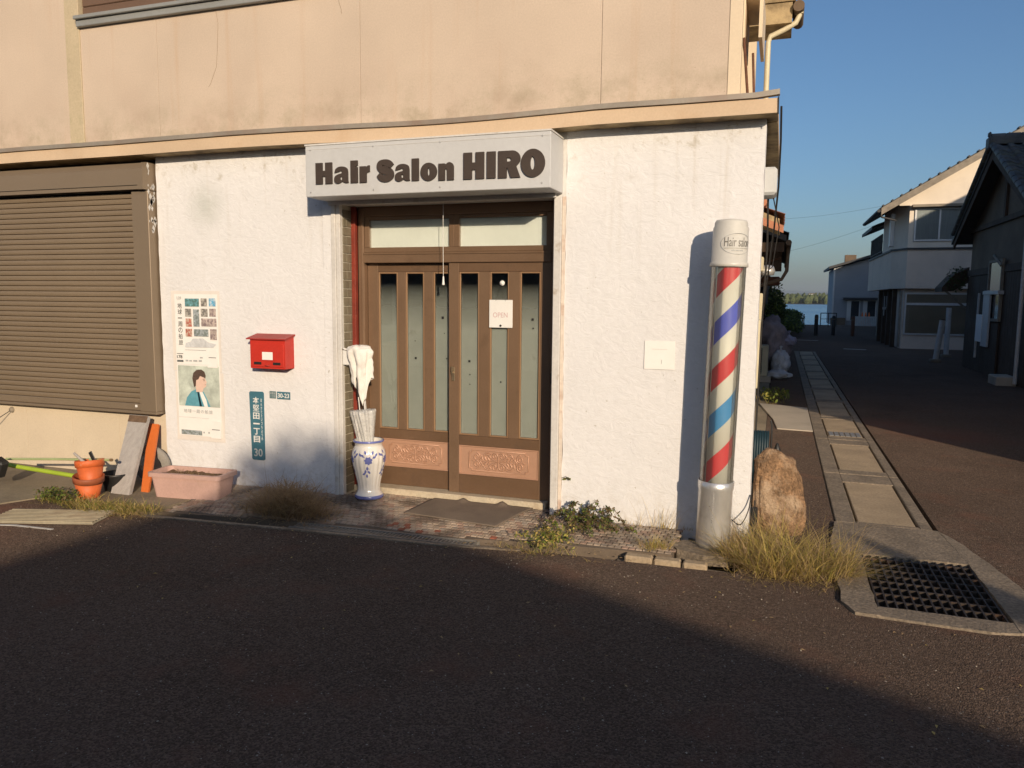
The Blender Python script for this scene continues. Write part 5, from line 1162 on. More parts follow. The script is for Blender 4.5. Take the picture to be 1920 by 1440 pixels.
def tuft1(mb):
    for k in range(16): 
        x, y = rn.gauss(-.74, .06), rn.gauss(-.42, .05); blades(mb, (x, y, zg(x, y)), .05, .04, 14, .06, .17, .9, .0034, (0, 0, 1, 2), .6, rnd=rn)
    for k in range(14):
        x = rn.uniform(-1.0, -.62); blades(mb, (x, -.05, 0), .02, .02, 3, .14, .34, .5, .0026, (2, 0), .35, rnd=rn, dirv=(.6, 0, 0))
    for k in range(26):
        x = rn.uniform(-1.15, -.55); blades(mb, (x, -.03, 0), .03, .015, 4, .02, .07, 1.1, .003, (0, 2), .6, rnd=rn)
weed('grass_tuft', 'small yellow grass tuft at the foot of the wall left of the barber pole', 'grass', tuft1, GY, (-.74, -.42, 0))
def tuft2(mb):
    for k in range(170):
        a = rn.uniform(0, 6.28); q = rn.random() ** .55; x, y = .12 + .42 * q * math.cos(a), -.38 + .28 * q * math.sin(a)
        h = .24 + .24 * (1 - q * .6)
        blades(mb, (x, y, -.06), .05, .05, 11, h * .5, h, .95, rn.uniform(.003, .0075), (0, 0, 0, 1, 2, 2), rn.uniform(.3, 1.1), rnd=rn, dirv=((x - .12) * 1.6, (y + .38) * 1.6 - .15, 0))
    for k in range(60):
        a = rn.uniform(0, 6.28); x, y = .12 + .40 * math.cos(a), -.38 + .26 * math.sin(a); blades(mb, (x, y, -.06), .05, .05, 4, .2, .46, 1.3, rn.uniform(.0025, .005), (2, 2, 0), rn.uniform(.1, .6), rnd=rn, dirv=((x - .12) * 3, (y + .38) * 3, 0))
    for k in range(40):
        x, y = rn.uniform(-.25, .42), rn.gauss(-.66, .05); blades(mb, (x, y, -.06), .05, .05, 8, .06, .20, 1.35, .0034, (0, 2, 2, 0), .9, rnd=rn, dirv=(.1, -.5, 0))
    for k in range(24):
        x, y = rn.uniform(-.22, .05), rn.uniform(-.3, -.1); blades(mb, (x, y, -.06), .03, .03, 3, .28, .48, .5, .0028, (0, 2), .4, rnd=rn)
weed('grass_clump', 'big yellow-green grass clump in front of the boulder at the corner', 'grass', tuft2, GY, (.14, -.36, -.06))
def tuft3(mb):
    for k in range(7):
        x, y = rn.uniform(.7, 1.15), rn.uniform(-.85, -.1); leaves(mb, (x, y, -.13), .05, .06, .02, 12, .012, .026, (4, 6), rn)
weed('drain_weeds', 'small green weeds growing below the bars of the corner grate', 'weeds', tuft3, GY, (.9, -.45, -.19))
def tuft4(mb):
    for k in range(12):
        x, y = rn.gauss(-.05, .10), rn.gauss(8.6, .35); leaves(mb, (x, y, .06), .12, .2, .09, 20, .02, .045, (4, 4, 1), rn); blades(mb, (x, y, -.06), .1, .1, 8, .1, .25, .9, .006, (4, 1, 0), .5, rnd=rn)
weed('lane_weeds', 'bright green weeds beside the pale cement patch in the lane', 'weeds', tuft4, GY, (-.05, 8.6, -.06))
# ------------------------------------------------------------------ boulder, hose, tap
rk = thing('boulder', 'upright rusty brown boulder standing at the corner of the building', 'boulder', (.05, .45, -.06))
bm = bmesh.new(); bmesh.ops.create_icosphere(bm, subdivisions=5, radius=1)
for v in bm.verts:
    c = v.co.copy(); e = .5
    q = Vector((math.copysign(abs(c.x) ** e, c.x), math.copysign(abs(c.y) ** e, c.y), math.copysign(abs(c.z) ** e, c.z)))
    t = (q.z + 1) / 2; wx = .205 - .045 * t; wy = .15 - .03 * t
    d = 1 + .10 * noise.noise(c * 2.0) + .07 * noise.noise(c * 5) + .05 * noise.noise(c * 13) + .035 * noise.noise(c * 27)
    v.co = Vector((.065 - .045 * t + q.x * wx * d, .42 + .05 * t + q.y * wy * d, .235 + q.z * .315 * (1 + .1 * noise.noise(c * 2)) - (.09 * max(0, q.x) if q.z > 0 else 0)))
me = bpy.data.meshes.new('stone'); bm.to_mesh(me); bm.free(); me.materials.append(M_['rock'])
for p in me.polygons: p.use_smooth = True
link('stone', me, rk)
hs = thing('garden_hose', 'dark teal hose coiled on a stand behind the boulder', 'hose', (-.12, 1.2, -.06))
cp = MB()
for k in range(8): x = -.20 + k * .02; cp.tube([(x, 1.2 - .11 * math.cos(a), .34 + .22 * math.sin(a)) for a in [2 * math.pi * i / 24 for i in range(25)]], .012, 8)
obj('coil', cp, M_['hose'], hs)
obj('stand', MB().box(-.22, -.03, 1.14, 1.26, -.06, .12).tube([(-.03, 1.2, .3), (-.03, 1.2, .62), (-.04, 1.2, .66)], .008, 6).lathe([(.0, 0), (.028, 0), (.03, .12), (.02, .14), (.012, .17), (0, .18)], 12, (.02, 1.16, .30)), M_['black'], hs)
wr = thing('earth_cable', 'thin black cable sagging from the pole foot to the wall corner', 'cable', (-.2, -.1, 0))
obj('cable', MB().tube(cat([(-.26, -.20, .16), (-.20, -.16, .12), (-.155, -.06, .20), (-.145, -.01, .30)], 6), .004, 6), M_['cable'], wr)
gpst = thing('ground_post', 'short black post with a white tip between wall corner and boulder', 'post', (-.10, .10, -.06))
obj('post', MB().box(-.135, -.095, .06, .10, -.06, .19, bev=.006).tube([(-.115, .08, .19), (-.118, .08, .24)], .005, 6), M_['black'], gpst)

# dry leaves and grit blown against the kerb: nobody could count them
rn = random.Random(17); mb = MB()
for k in range(420):
    x = rn.uniform(-5.6, 1.6); y = (tedge(min(max(x, -4.6), -.65)) - abs(rn.gauss(.10, .12))) if rn.random() < .7 else rn.uniform(-2.6, -.8)
    if .38 < x and y > -1.2: continue
    z = ZR + .004; s_ = rn.uniform(.004, .016); a = rn.uniform(0, 6.28); c_, n_ = math.cos(a), math.sin(a); t = rn.uniform(.0, .7) * s_
    mb.add([(x - c_ * s_, y - n_ * s_, z), (x + n_ * s_ * .45, y - c_ * s_ * .45, z + t), (x + c_ * s_, y + n_ * s_, z + t * .3), (x - n_ * s_ * .45, y + c_ * s_ * .45, z + t)], [(0, 1, 2, 3)], rn.choice((0, 0, 1, 2)))
stuff(obj('leaf_litter', mb, [M_['dry2'], M_['dry'], M_['grass_y']]))
mb = MB()
for k in range(500):
    x = rn.uniform(-5.6, 1.9); y = (-.85 - abs(rn.gauss(0, .25))) if rn.random() < .6 else rn.uniform(-3.2, -.9)
    if .38 < x < 1.5 and y > -1.2: continue
    s_ = rn.uniform(.002, .0065); z = ZR + s_ * .4
    v = [(x + s_ * rn.uniform(.6, 1.2) * q[0], y + s_ * rn.uniform(.6, 1.2) * q[1], z + s_ * q[2] * .8) for q in ((1, 0, 0), (0, 1, 0), (-1, 0, 0), (0, -1, 0), (0, 0, 1), (0, 0, -1))]
    mb.add(v, [(0, 1, 4), (1, 2, 4), (2, 3, 4), (3, 0, 4), (1, 0, 5), (2, 1, 5), (3, 2, 5), (0, 3, 5)], rn.choice((0, 1)))
stuff(obj('grit', mb, [M_['slab'], M_['concrete']]))
# ================================================================== LEFT SIDE OF THE LANE
def tilemesh(w, l, mat, amp=.03, name='roof_tile', th=.018):
    """one pan tile: waved across its width (x), laid along y"""
    mb = MB(); n = 8; v = []
    for j in (0, 1):
        for i in range(n + 1):
            t = i / n; v.append((w * t, l * j, amp * (math.sin(t * 2 * math.pi * .9 + .3)) + th * (1 - j)))
    for i in range(n + 1): v.append((w * i / n, 0, v[i][2] - th))
    W = n + 1
    mb.add(v, [(i, i + 1, W + i + 1, W + i) for i in range(n)] + [(2 * W + i, 2 * W + i + 1, i + 1, i) for i in range(n)], 0, True); return mb.mesh(name, [mat])
nbr = thing('neighbour_house', 'old house next to the salon with orange and grey tiled eaves over the lane', 'house', (-2.5, 9, -.06))
obj('wall', MB().box(-4.5, -.62, 7.7, 17.5, -.1, 3.0).box(-4.5, -.45, 17.51, 34, -.1, 2.6), M_['dark_wood'], nbr)
ro = MB(); ro.prism([(-1.6, 3.45), (-.08, 2.80), (-.08, 2.70), (-1.6, 3.35)][::-1], lambda u, v, d: (u, d, v), 5.9, 7.6); pent = obj('pent_roof', ro, M_['soffit'], nbr)
obj('barge_board', MB().prism([(-1.6, 3.36), (-.02, 2.70), (-.02, 2.60), (-1.6, 3.24)][::-1], lambda u, v, d: (u, d, v), 5.84, 5.895), M_['roof_orange'], nbr)
tm = tilemesh(.27, .30, M_['roof_orange'], .022)
for j in range(6):
    for i in range(4): link('roof_tile', tm, pent, loc=(-.02 - .27 * i * .0 - j * .25, 5.86 + i * .42, 2.835 + j * .107), rot=(R(23.2), 0, R(90)), scale=(1.55, 1, 1))
obj('ridge_end', MB().cyl((-.32, 5.74, 3.02), (-.32, 7.6, 3.02), .07, n=14), M_['roof_orange'], pent)
ro = MB(); ro.prism([(-2.6, 3.9), (.03, 2.78), (.03, 2.68), (-2.6, 3.8)][::-1], lambda u, v, d: (u, d, v), 8.6, 17.2); mr = obj('main_roof', ro, M_['roof_dark'], nbr)
tg = tilemesh(.27, .28, M_['roof_grey'], .024)
for j in range(5):
    for i in range(20): link('roof_tile', tg, mr, loc=(.06 - j * .24, 8.6 + i * .43, 2.80 + j * .102), rot=(R(23), 0, R(90)), scale=(1.6, 1, 1))
obj('fascia', MB().box(-.62, .0, 8.5, 8.585, 2.50, 2.66), M_['dark_wood'], nbr); obj('cross_beam', MB().box(-.62, -.03, 9.4, 9.5, 2.2, 2.6), M_['dark_wood'], nbr)
obj('gutter', MB().cyl((.07, 8.6, 2.66), (.07, 17.0, 2.60), .05, n=10).tube([(.07, 9.2, 2.62), (.06, 9.2, 2.2), (-.02, 9.2, 2.05), (-.35, 9.2, 1.95), (-.42, 9.2, 1.9), (-.42, 9.2, 0)], .032, 8), M_['plaster_d'], nbr)
obj('bracket_light', MB().box(-.40, -.05, 9.9, 10.05, 1.95, 2.12, bev=.02).tube([(-.55, 9.0, 2.4), (-.25, 9.0, 2.36), (-.05, 9.0, 2.42)], .014, 6), M_['rust'], nbr)
obj('lamp', MB().lathe([(0, .17), (.10, .15), (.13, .07), (.11, 0), (0, 0)], 16, (-.25, 7.8, 2.08)), M_['steel'], nbr)
for (x0, x1, y0, y1, z0, z1, mt) in ((-.50, -.30, 7.4, 7.7, 2.13, 2.36, 'cream_pipe'), (-.55, -.28, 7.0, 7.3, 1.15, 1.78, 'cream_pipe'), (-.60, -.40, 7.4, 7.69, .2, 1.1, 'pale_box')):
    obj('service_box', MB().box(x0, x1, y0, y1, z0, z1, bev=.015), M_[mt], nbr)
ac = thing('air_conditioner', 'beige outdoor air conditioner unit on the verge of the lane', 'air conditioner', (-.4, 11.8, -.06))
obj('casing', MB().box(-.60, -.22, 11.6, 12.0, .06, .72, bev=.02), M_['cream_pipe'], ac)
gl = MB().box(-.575, -.355, 11.585, 11.598, -.01, .014).mesh('grille_bar', [M_['cream_pipe']])
obj('grille', MB().box(-.58, -.34, 11.593, 11.599, .12, .66), M_['black'], ac)
for i in range(13): link('grille_bar', gl, ac, loc=(0, 0, .14 + i * .041))
obj('foot', MB().box(-.62, -.15, 11.6, 11.75, -.07, .06), M_['slab'], ac)
def lumpy(name, label, cat_, c, rx, ry, rz, mat, seed, f=2.2, amp=.28, knot=False):
    t = thing(name, label, cat_, (c[0], c[1], c[2] - rz)); bm = bmesh.new(); bmesh.ops.create_icosphere(bm, subdivisions=4, radius=1)
    for v in bm.verts:
        q = v.co.copy(); d = 1 + amp * noise.noise(q * f + Vector((seed, 0, 0))) + amp * .5 * noise.noise(q * f * 2.7 + Vector((0, seed, 0))) + .05 * abs(noise.noise(q * 9 + Vector((seed, 1, 0))))
        z = q.z * d; z = max(z, -.92); v.co = Vector((c[0] + q.x * rx * d, c[1] + q.y * ry * d, c[2] + z * rz))
    me = bpy.data.meshes.new('bag_body'); bm.to_mesh(me); bm.free(); me.materials.append(mat)
    for p in me.polygons: p.use_smooth = True
    link('bag_body' if knot else 'cover', me, t)
    if knot: obj('knot', MB().lathe([(.02, 0), (.03, .03), (.012, .06), (.04, .12), (.0, .13)], 10, (c[0], c[1], c[2] + rz * .92)), mat, t)
    return t
lumpy('covered_heap', 'heap under a pinkish grey sheet beside the lane', 'heap', (-.22, 13.6, .55), .42, .7, .72, M_['sheet'], 1.3, amp=.22)
lumpy('rubbish_bag', 'white plastic rubbish bag by the heap in the lane', 'rubbish bag', (.03, 12.7, .28), .20, .2, .28, M_['bag'], 4.1, knot=True)
lumpy('rubbish_bag', 'flat white bag lying lowest in front of the heap', 'rubbish bag', (.0, 12.35, .04), .26, .2, .11, M_['bag'], 7.7, knot=True)
lumpy('rubbish_bag', 'small lilac bag on the street side of the heap', 'rubbish bag', (.20, 13.5, .72), .16, .2, .14, pmat('lilac_bag', (.36, .33, .42), .5, bump=.5, bs=14, bd=.02), 9.7, knot=True)
rn = random.Random(5)
def bush(name, label, c, rx, ry, rz, n, s0, s1, mats, trunk=True):
    t = thing(name, label, 'bush', (c[0], c[1], -.06)); mb = MB()
    for k in range(max(6, n // 160)):
        q = Vector((rn.gauss(0, .5), rn.gauss(0, .5), rn.gauss(0, .45)))
        leaves(mb, (c[0] + q.x * rx, c[1] + q.y * ry, max(.1, c[2] + q.z * rz)), rx * .42, ry * .42, rz * .42, 160, s0, s1, (0, 1, 0), rn)
    obj('foliage', mb, mats, t)
    obj('stem', MB().tube([(c[0], c[1], -.1), (c[0] + .05, c[1], c[2] * .6), (c[0], c[1] + .1, c[2])], [.05, .035, .015], 6), M_['bark'], t)
bush('lane_bush', 'dark green bush leaning out over the lane behind the heap', (-.35, 19.0, 1.25), .55, 1.2, .55, 3200, .03, .07, [M_['leaf_d'], M_['leaf_g']])
bush('lane_bush', 'low sunlit hedge at the lake end of the lane', (.35, 40.0, .42), .85, 8.0, .62, 6500, .05, .11, [M_['leaf_d'], M_['leaf_g']])
bush('lane_bush', 'tall dark shrub with thin shoots behind the neighbour house', (-.8, 24.0, 1.7), .75, 2.0, 1.0, 3000, .04, .08, [M_['leaf_d'], M_['leaf_d']])
sp = thing('shore_post', 'small white post at the lake shore beside the hedge', 'post', (1.55, 54, -.06)); obj('post', MB().box(1.5, 1.62, 54, 54.1, -.1, .75, bev=.02), M_['post_white'], sp)

# ================================================================== RIGHT SIDE OF THE LANE
# old dark house: gable to the lane
dk = thing('old_wooden_house', 'dark weathered wooden house with mossy grey tiled gable roof on the right', 'house', (7, 15, -.06))
AP, EZ = 5.25, 3.55
mb = MB(); mb.prism([(11.8, -.08), (18.2, -.08), (18.2, 3.75), (15.0, 5.12), (11.8, 3.75)], lambda u, v, d: (d, u, v), 11.0, 4.76); obj('wall', mb, M_['plaster_d'], dk)
bd = {}
for i in range(32):
    y0 = 11.8 + i * .2; top = 2.35
    obj('wall_board', MB().box(4.715, 4.755, y0 + .004, y0 + .196, -.06 + (i % 3) * .004, top, bev=.004), M_['dark_wood'], dk)
obj('beam', MB().box(4.69, 4.757, 11.8, 18.2, 2.36, 2.52).box(4.70, 4.757, 11.8, 18.2, 3.5, 3.62).box(4.70, 4.757, 14.9, 15.05, 3.63, 5.0).box(4.70, 4.757, 13.2, 13.35, 3.63, 4.4), M_['dark_wood'], dk)
def roofslab(name, y_e, z_e, par):      # one slope: from the ridge (y 15) to the eave
    mb = MB(); d_ = Vector((0, y_e - 15, z_e - AP)).normalized(); nrm = Vector((0, -d_.z, d_.y)); nrm = nrm if nrm.z > 0 else -nrm
    mb.prism([(15, AP), (y_e, z_e), (y_e, z_e - .10), (15, AP - .12)][::(1 if y_e < 15 else -1)], lambda u, v, d: (d, u, v), 4.36, 11.3); return obj(name, mb, M_['roof_dark'], par)
rs = roofslab('roof_slope', 11.2, EZ - .2, dk); rs2 = roofslab('roof_slope', 18.8, EZ - .2, dk)
tg2 = tilemesh(.29, .30, M_['roof_grey'], .028, th=.022)
sl_ = math.atan2(AP - (EZ - .2), 3.8)
for j in range(15):
    t = .05 + j * .263; y = 11.2 + t * math.cos(sl_) - .06; z = EZ - .2 + t * math.sin(sl_) + .03
    for i in range(9): link('roof_tile', tg2, rs, loc=(4.34 + i * .27, y + rn.uniform(-.008, .008), z + rn.uniform(-.004, .006)), rot=(sl_, 0, rn.uniform(-.02, .02)))
obj('ridge', MB().box(4.32, 11.3, 14.86, 15.14, AP - .02, AP + .09).box(4.34, 11.3, 14.9, 15.1, AP + .095, AP + .15), M_['roof_grey'], dk)
rc = MB().cyl((0, 0, 0), (.28, 0, 0), .075, n=12).mesh('ridge_tile', [M_['roof_grey']])
for i in range(9): link('ridge_tile', rc, dk, loc=(4.33 + i * .30, 15, AP + .16))
obj('ridge_ornament', MB().box(4.26, 4.33, 14.84, 15.16, AP - .12, AP + .16, bev=.03).box(4.27, 4.325, 14.93, 15.07, AP + .161, AP + .27, bev=.02), M_['roof_grey'], dk)
vt = MB().cyl((4.34, -.13, 0), (4.34, .13, 0), .06, n=10).mesh('verge_tile', [M_['roof_grey']])
for s_ in (-1, 1):
    for j in range(13):
        t = .2 + j * .30; link('verge_tile', vt, rs if s_ < 0 else rs2, loc=(0, 15 + s_ * t * math.cos(sl_), AP + .03 - t * math.sin(sl_)), rot=(-s_ * sl_, 0, 0))
obj('bargeboard', MB().prism([(15, AP - .13), (11.3, EZ - .24), (11.3, EZ - .42), (15, AP - .33)], lambda u, v, d: (d, u, v), 4.44, 4.39).prism([(15, AP - .13), (15, AP - .33), (18.7, EZ - .42), (18.7, EZ - .24)], lambda u, v, d: (d, u, v), 4.44, 4.39), M_['dark_wood'], dk)
def lane_window(par, x, y0, y1, z0, z1, fmat, gmat, name='window'):
    w = obj(name, MB().box(x, x + .06, y0, y1, z0 - .06, z0).box(x, x + .06, y0, y1, z1, z1 + .06).box(x, x + .06, y0, y0 + .06, z0, z1).box(x, x + .06, y1 - .06, y1, z0, z1), fmat, par)
    obj('pane', MB().box(x + .025, x + .03, y0 + .061, y1 - .061, z0, z1), gmat, w); return w
lane_window(dk, 4.64, 14.55, 15.75, 1.30, 2.60, M_['pale_wood'], M_['dark_glass'])
obj('window_sill', MB().box(4.58, 4.70, 14.45, 15.85, 1.86, 1.94), M_['alu'], dk)
obj('door', MB().box(4.66, 4.70, 14.6, 15.7, -.05, 1.20), M_['dark_wood'], dk)
obj('leaning_brace', MB().tube([(4.62, 14.5, 2.5), (4.60, 15.1, 2.75)], .035, 6), M_['pale_wood'], dk)
obj('downpipe', MB().tube([(4.62, 12.75, 3.3), (4.62, 12.75, .0)], .04, 8), M_['post_white'], dk)
pb = thing('notice_board', 'white board with curling papers fixed to the dark house wall', 'notice board', (4.6, 15.8, .5))
obj('panel', MB().box(4.60, 4.645, 15.25, 15.85, .62, 1.95, bev=.006), M_['pale_box'], pb)
obj('paper', MB().box(4.585, 4.5985, 15.75, 16.35, .72, 1.38), M_['paper'], pb)
obj('post', MB().box(4.61, 4.65, 16.4, 16.46, .3, 1.9), M_['post_white'], pb)
stp = thing('stone_step', 'pale stone step block at the foot of the dark house', 'step', (4.5, 13.2, -.06)); obj('block', MB().box(4.32, 4.69, 12.9, 13.6, -.08, .13, bev=.02), M_['slab'], stp)
cn = thing('entrance_canopy', 'small dark tiled canopy sagging from the far corner of the dark house', 'canopy', (4.5, 18.6, 1.8))
obj('roof', MB().prism([(4.12, 1.95), (4.12, 2.08), (4.40, 2.42), (4.75, 2.62), (4.75, 2.2), (4.4, 1.98)][::-1], lambda u, v, d: (u, d, v), 18.3, 19.3), M_['dark_wood'], cn)
obj('brace', MB().tube([(4.75, 18.4, 1.5), (4.15, 18.4, 2.05)], .03, 6), M_['pale_wood'], cn)
rn2 = random.Random(8); mb = MB(); leaves(mb, (4.45, 18.28, 2.3), .30, .10, .35, 200, .02, .06, (0,), rn2); obj('ivy', mb, [M_['leaf_d']], cn)
for (x, y, h, lean, lb) in ((4.28, 19.5, 1.15, .06, 'nearer white marker post leaning slightly on the lane'), (5.0, 22.0, 1.5, .0, 'farther white marker post in front of the blind window')):
    p = thing('marker_post', lb, 'post', (x, y, -.06), group='white marker posts')
    obj('post', MB().tube([(x, y, -.08), (x + lean * 2, y, h)], .075, 12), M_['post_white'], p)
    obj('cap', MB().tube([(x + lean * 2, y, h + .001), (x + lean * 2.05, y, h + .03)], .08, 12), M_['plaster_d'], p)
    obj('footing', MB().box(x - .14, x + .14, y - .14, y + .14, -.07, .03, bev=.02), M_['concrete'], p)
# cream two-storey house with the bay over the lane
h2 = thing('cream_house', 'cream two-storey house with overhanging upper floor and balcony down the lane', 'house', (6.5, 29, -.06))
obj('lower_wall', MB().box(4.25, 10.4, 26.3, 34, -.1, 2.16), M_['wall2low'], h2)
mb = MB(); mb.prism([(3.85, 27.0), (4.25, 26.0), (10.6, 26.0), (10.6, 35), (3.85, 35)], lambda u, v, d: (u, v, d), 2.161, 3.56); obj('overhang_wall', mb, M_['wall2low'], h2)
obj('band', MB().prism([(3.80, 26.98), (4.22, 25.94), (10.6, 25.94), (10.6, 35), (3.80, 35)], lambda u, v, d: (u, v, d), 3.561, 3.63), M_['roof_dark'], h2)
mb = MB(); mb.prism([(3.9, 26.9), (4.25, 26.05), (10.5, 26.05), (10.5, 30.4), (3.9, 30.4)], lambda u, v, d: (u, v, d), 3.631, 5.15); obj('upper_wall', mb, M_['wall2'], h2)
mb = MB(); mb.prism([(3.9, 5.151), (10.5, 5.151), (10.5, 6.35), (8.1, 7.85), (3.9, 5.28)], lambda u, v, d: (u, d, v), 30.4, 26.06); obj('gable_wall', mb, M_['wall2'], h2)
rf2 = MB(); rf2.prism([(3.2, 4.86), (8.1, 7.86), (8.1, 8.04), (3.2, 5.04)][::-1], lambda u, v, d: (u, d, v), 25.55, 30.9); rfo = obj('roof', rf2, M_['roof_dark'], h2)
rf3 = MB(); rf3.prism([(8.1, 7.86), (12.6, 5.1), (12.6, 5.28), (8.1, 8.04)][::-1], lambda u, v, d: (u, d, v), 25.55, 30.9); obj('roof', rf3, M_['roof_dark'], h2)
obj('bargeboard', MB().prism([(3.25, 4.78), (8.1, 7.74), (8.1, 7.99), (3.25, 5.03)][::-1], lambda u, v, d: (u, d, v), 25.47, 25.545), M_['pale_wood'], h2)
vt2 = MB().cyl((0, 25.44, 0), (0, 25.7, 0), .035, n=10).mesh('verge_tile', [M_['roof_dark']])
for j in range(17): link('verge_tile', vt2, rfo, loc=(3.3 + j * .29, 0, 5.11 + j * .1775))
obj('gutter', MB().cyl((3.17, 25.5, 4.93), (3.17, 30.9, 4.93), .06, n=10).tube([(3.2, 25.7, 4.9), (3.3, 25.7, 4.72), (3.8, 26.0, 4.62)], .035, 8), M_['roof_dark'], h2)
def front_window(par, x0, x1, z0, z1, y, fmat, inner, mull=True):
    w = obj('window', MB().box(x0, x1, y - .05, y - .001, z0 - .06, z0).box(x0, x1, y - .05, y - .001, z1, z1 + .06).box(x0, x0 + .06, y - .05, y - .001, z0, z1).box(x1 - .06, x1, y - .05, y - .001, z0, z1), fmat, par)
    if mull: obj('mullion', MB().box((x0 + x1) / 2 - .03, (x0 + x1) / 2 + .03, y - .045, y - .001, z0, z1), fmat, w)
    obj('pane', MB().box(x0 + .06, x1 - .06, y - .030, y - .026, z0, z1), M_['glass'], w)
    obj('curtain', MB().box(x0 + .06, x1 - .06, y - .012, y - .006, z0, z1), inner, w); return w
front_window(h2, 4.42, 6.05, 3.92, 4.98, 26.05, M_['alu'], M_['curtain'])
obj('window_hood', MB().box(4.30, 6.3, 25.75, 26.045, 5.06, 5.15), M_['pale_wood'], h2)
w = obj('window', MB().box(3.86, 3.899, 27.3, 27.36, 3.85, 4.85).box(3.86, 3.899, 28.2, 28.26, 3.85, 4.85).box(3.86, 3.899, 27.3, 28.26, 3.80, 3.85).box(3.86, 3.899, 27.3, 28.26, 4.85, 4.9), M_['alu'], h2)
obj('pane', MB().box(3.875, 3.885, 27.36, 28.2, 3.85, 4.85), M_['dark_glass'], w); obj('shutter_case', MB().box(3.75, 3.899, 26.95, 27.29, 3.75, 4.95), M_['alu'], w)
front_window(h2, 4.30, 6.4, .52, 1.95, 26.3, M_['alu'], M_['screen'], False)
obj('window_rail', MB().box(4.30, 6.4, 26.24, 26.299, 1.55, 1.64), M_['alu'], h2)
for i, y in enumerate((27.2, 28.6, 30.0, 31.6)): obj('lane_post', MB().box(4.0, 4.16, y, y + .16, -.06, 2.16), M_['dark_wood'], h2)
obj('downpipe', MB().tube([(4.16, 26.22, 2.1), (4.16, 26.22, .0)], .04, 8), M_['pale_wood'], h2)
obj('wall_meter', MB().box(6.7, 7.1, 26.1, 26.295, 1.2, 1.75, bev=.02), M_['pale_box'], h2)
obj('vent_cap', MB().cyl((6.5, 25.9, 4.5), (6.5, 26.045, 4.5), .09, n=12), M_['alu'], h2)
lane_window(h2, 4.18, 28.0, 29.8, .5, 1.8, M_['alu'], M_['dark_glass'])
obj('shop_blind', MB().box(4.17, 4.24, 30.2, 33.6, .1, 2.0), M_['pale_wood'], h2)
obj('sign_cross', MB().box(3.98, 4.10, 29.9, 29.93, 1.35, 1.45).box(4.02, 4.05, 29.9, 29.93, 1.1, 1.9).box(4.10, 4.12, 29.9, 29.93, 1.4, 1.9), M_['post_white'], h2)
bal = obj('balcony', MB().box(3.86, 3.90, 30.5, 34.9, 4.46, 4.50).box(3.86, 3.90, 30.5, 30.54, 3.63, 4.5).box(3.86, 5.6, 34.86, 34.9, 4.46, 4.5).box(3.86, 3.9, 30.5, 34.9, 3.75, 3.78), M_['roof_dark'], h2)
bb = MB().box(3.87, 3.89, -.012, .012, 3.64, 4.46).mesh('baluster', [M_['roof_dark']])
for i in range(30): link('baluster', bb, bal, loc=(0, 30.6 + i * .145, 0))
obj('rear_wall', MB().box(4.6, 10.5, 30.41, 35, 3.631, 5.6), M_['wall2'], h2)
obj('rear_roof', MB().prism([(3.5, 4.72), (7.0, 6.2), (10.9, 5.6), (10.9, 5.75), (7.0, 6.35), (3.5, 4.86)][::-1], lambda u, v, d: (u, d, v), 31.0, 35.4), M_['roof_dark'], h2)
# row behind, then the grey house at the shore
rw = thing('lane_row_house', 'low dark row house between the cream house and the shore house', 'house', (8, 43, -.06))
obj('wall', MB().box(6.7, 13, 36.2, 52, -.1, 5.4), M_['dark_wood'], rw); obj('roof', MB().prism([(6.3, 5.3), (9.8, 6.9), (13.4, 5.3), (13.4, 5.45), (9.8, 7.05), (6.3, 5.45)][::-1], lambda u, v, d: (u, d, v), 36.0, 52.2), M_['roof_dark'], rw)
h3 = thing('grey_sided_house', 'blue-grey clapboard house with dark roof at the lake end of the lane', 'house', (6, 58, -.06))
obj('wall', MB().prism([(3.6, -.1), (9.4, -.1), (9.4, 5.8), (3.6, 4.1)], lambda u, v, d: (u, d, v), 64, 57.03), M_['siding'], h3)
for i in range(26):
    z0 = .0 + i * .165; x1 = 9.39
    obj('clapboard', MB().prism([(56.99, z0), (57.025, z0), (57.025, z0 + .162), (57.015, z0 + .162)][::1], lambda u, v, d: (d, u, v), 3.61, x1), M_['siding'], h3)
obj('roof', MB().prism([(3.2, 4.05), (9.8, 6.05), (9.8, 6.22), (3.2, 4.22)][::-1], lambda u, v, d: (u, d, v), 56.4, 64.5), M_['roof_dark'], h3)
obj('chimney', MB().box(4.5, 5.3, 60, 60.6, 4.6, 5.25), M_['plaster_d'], h3)
obj('corner_board', MB().box(3.57, 3.68, 56.96, 57.05, -.05, 4.1), M_['alu'], h3)
for x0 in (4.6, 5.7): 
    w = obj('window', MB().box(x0, x0 + .9, 56.93, 56.985, .25, 1.75), M_['alu'], h3); obj('pane', MB().box(x0 + .28, x0 + .82, 56.915, 56.928, .3, 1.7), M_['dark_glass'], w)
obj('awning', MB().box(4.3, 7.2, 56.5, 56.98, 1.82, 1.95), M_['roof_dark'], h3)
obj('plinth', MB().box(3.5, 4.5, 56.5, 56.98, -.08, .45), M_['plaster_d'], h3)
wf = thing('white_fence', 'short white board fence in front of the grey house', 'fence', (5.5, 54.5, -.06))
obj('rail', MB().box(5.0, 6.6, 54.5, 54.54, .52, .60), M_['post_white'], wf)
fb = MB().box(-.05, .05, 54.46, 54.495, -.08, .62).mesh('board', [M_['post_white']])
for i in range(14): link('board', fb, wf, loc=(5.05 + i * .115, 0, 0))
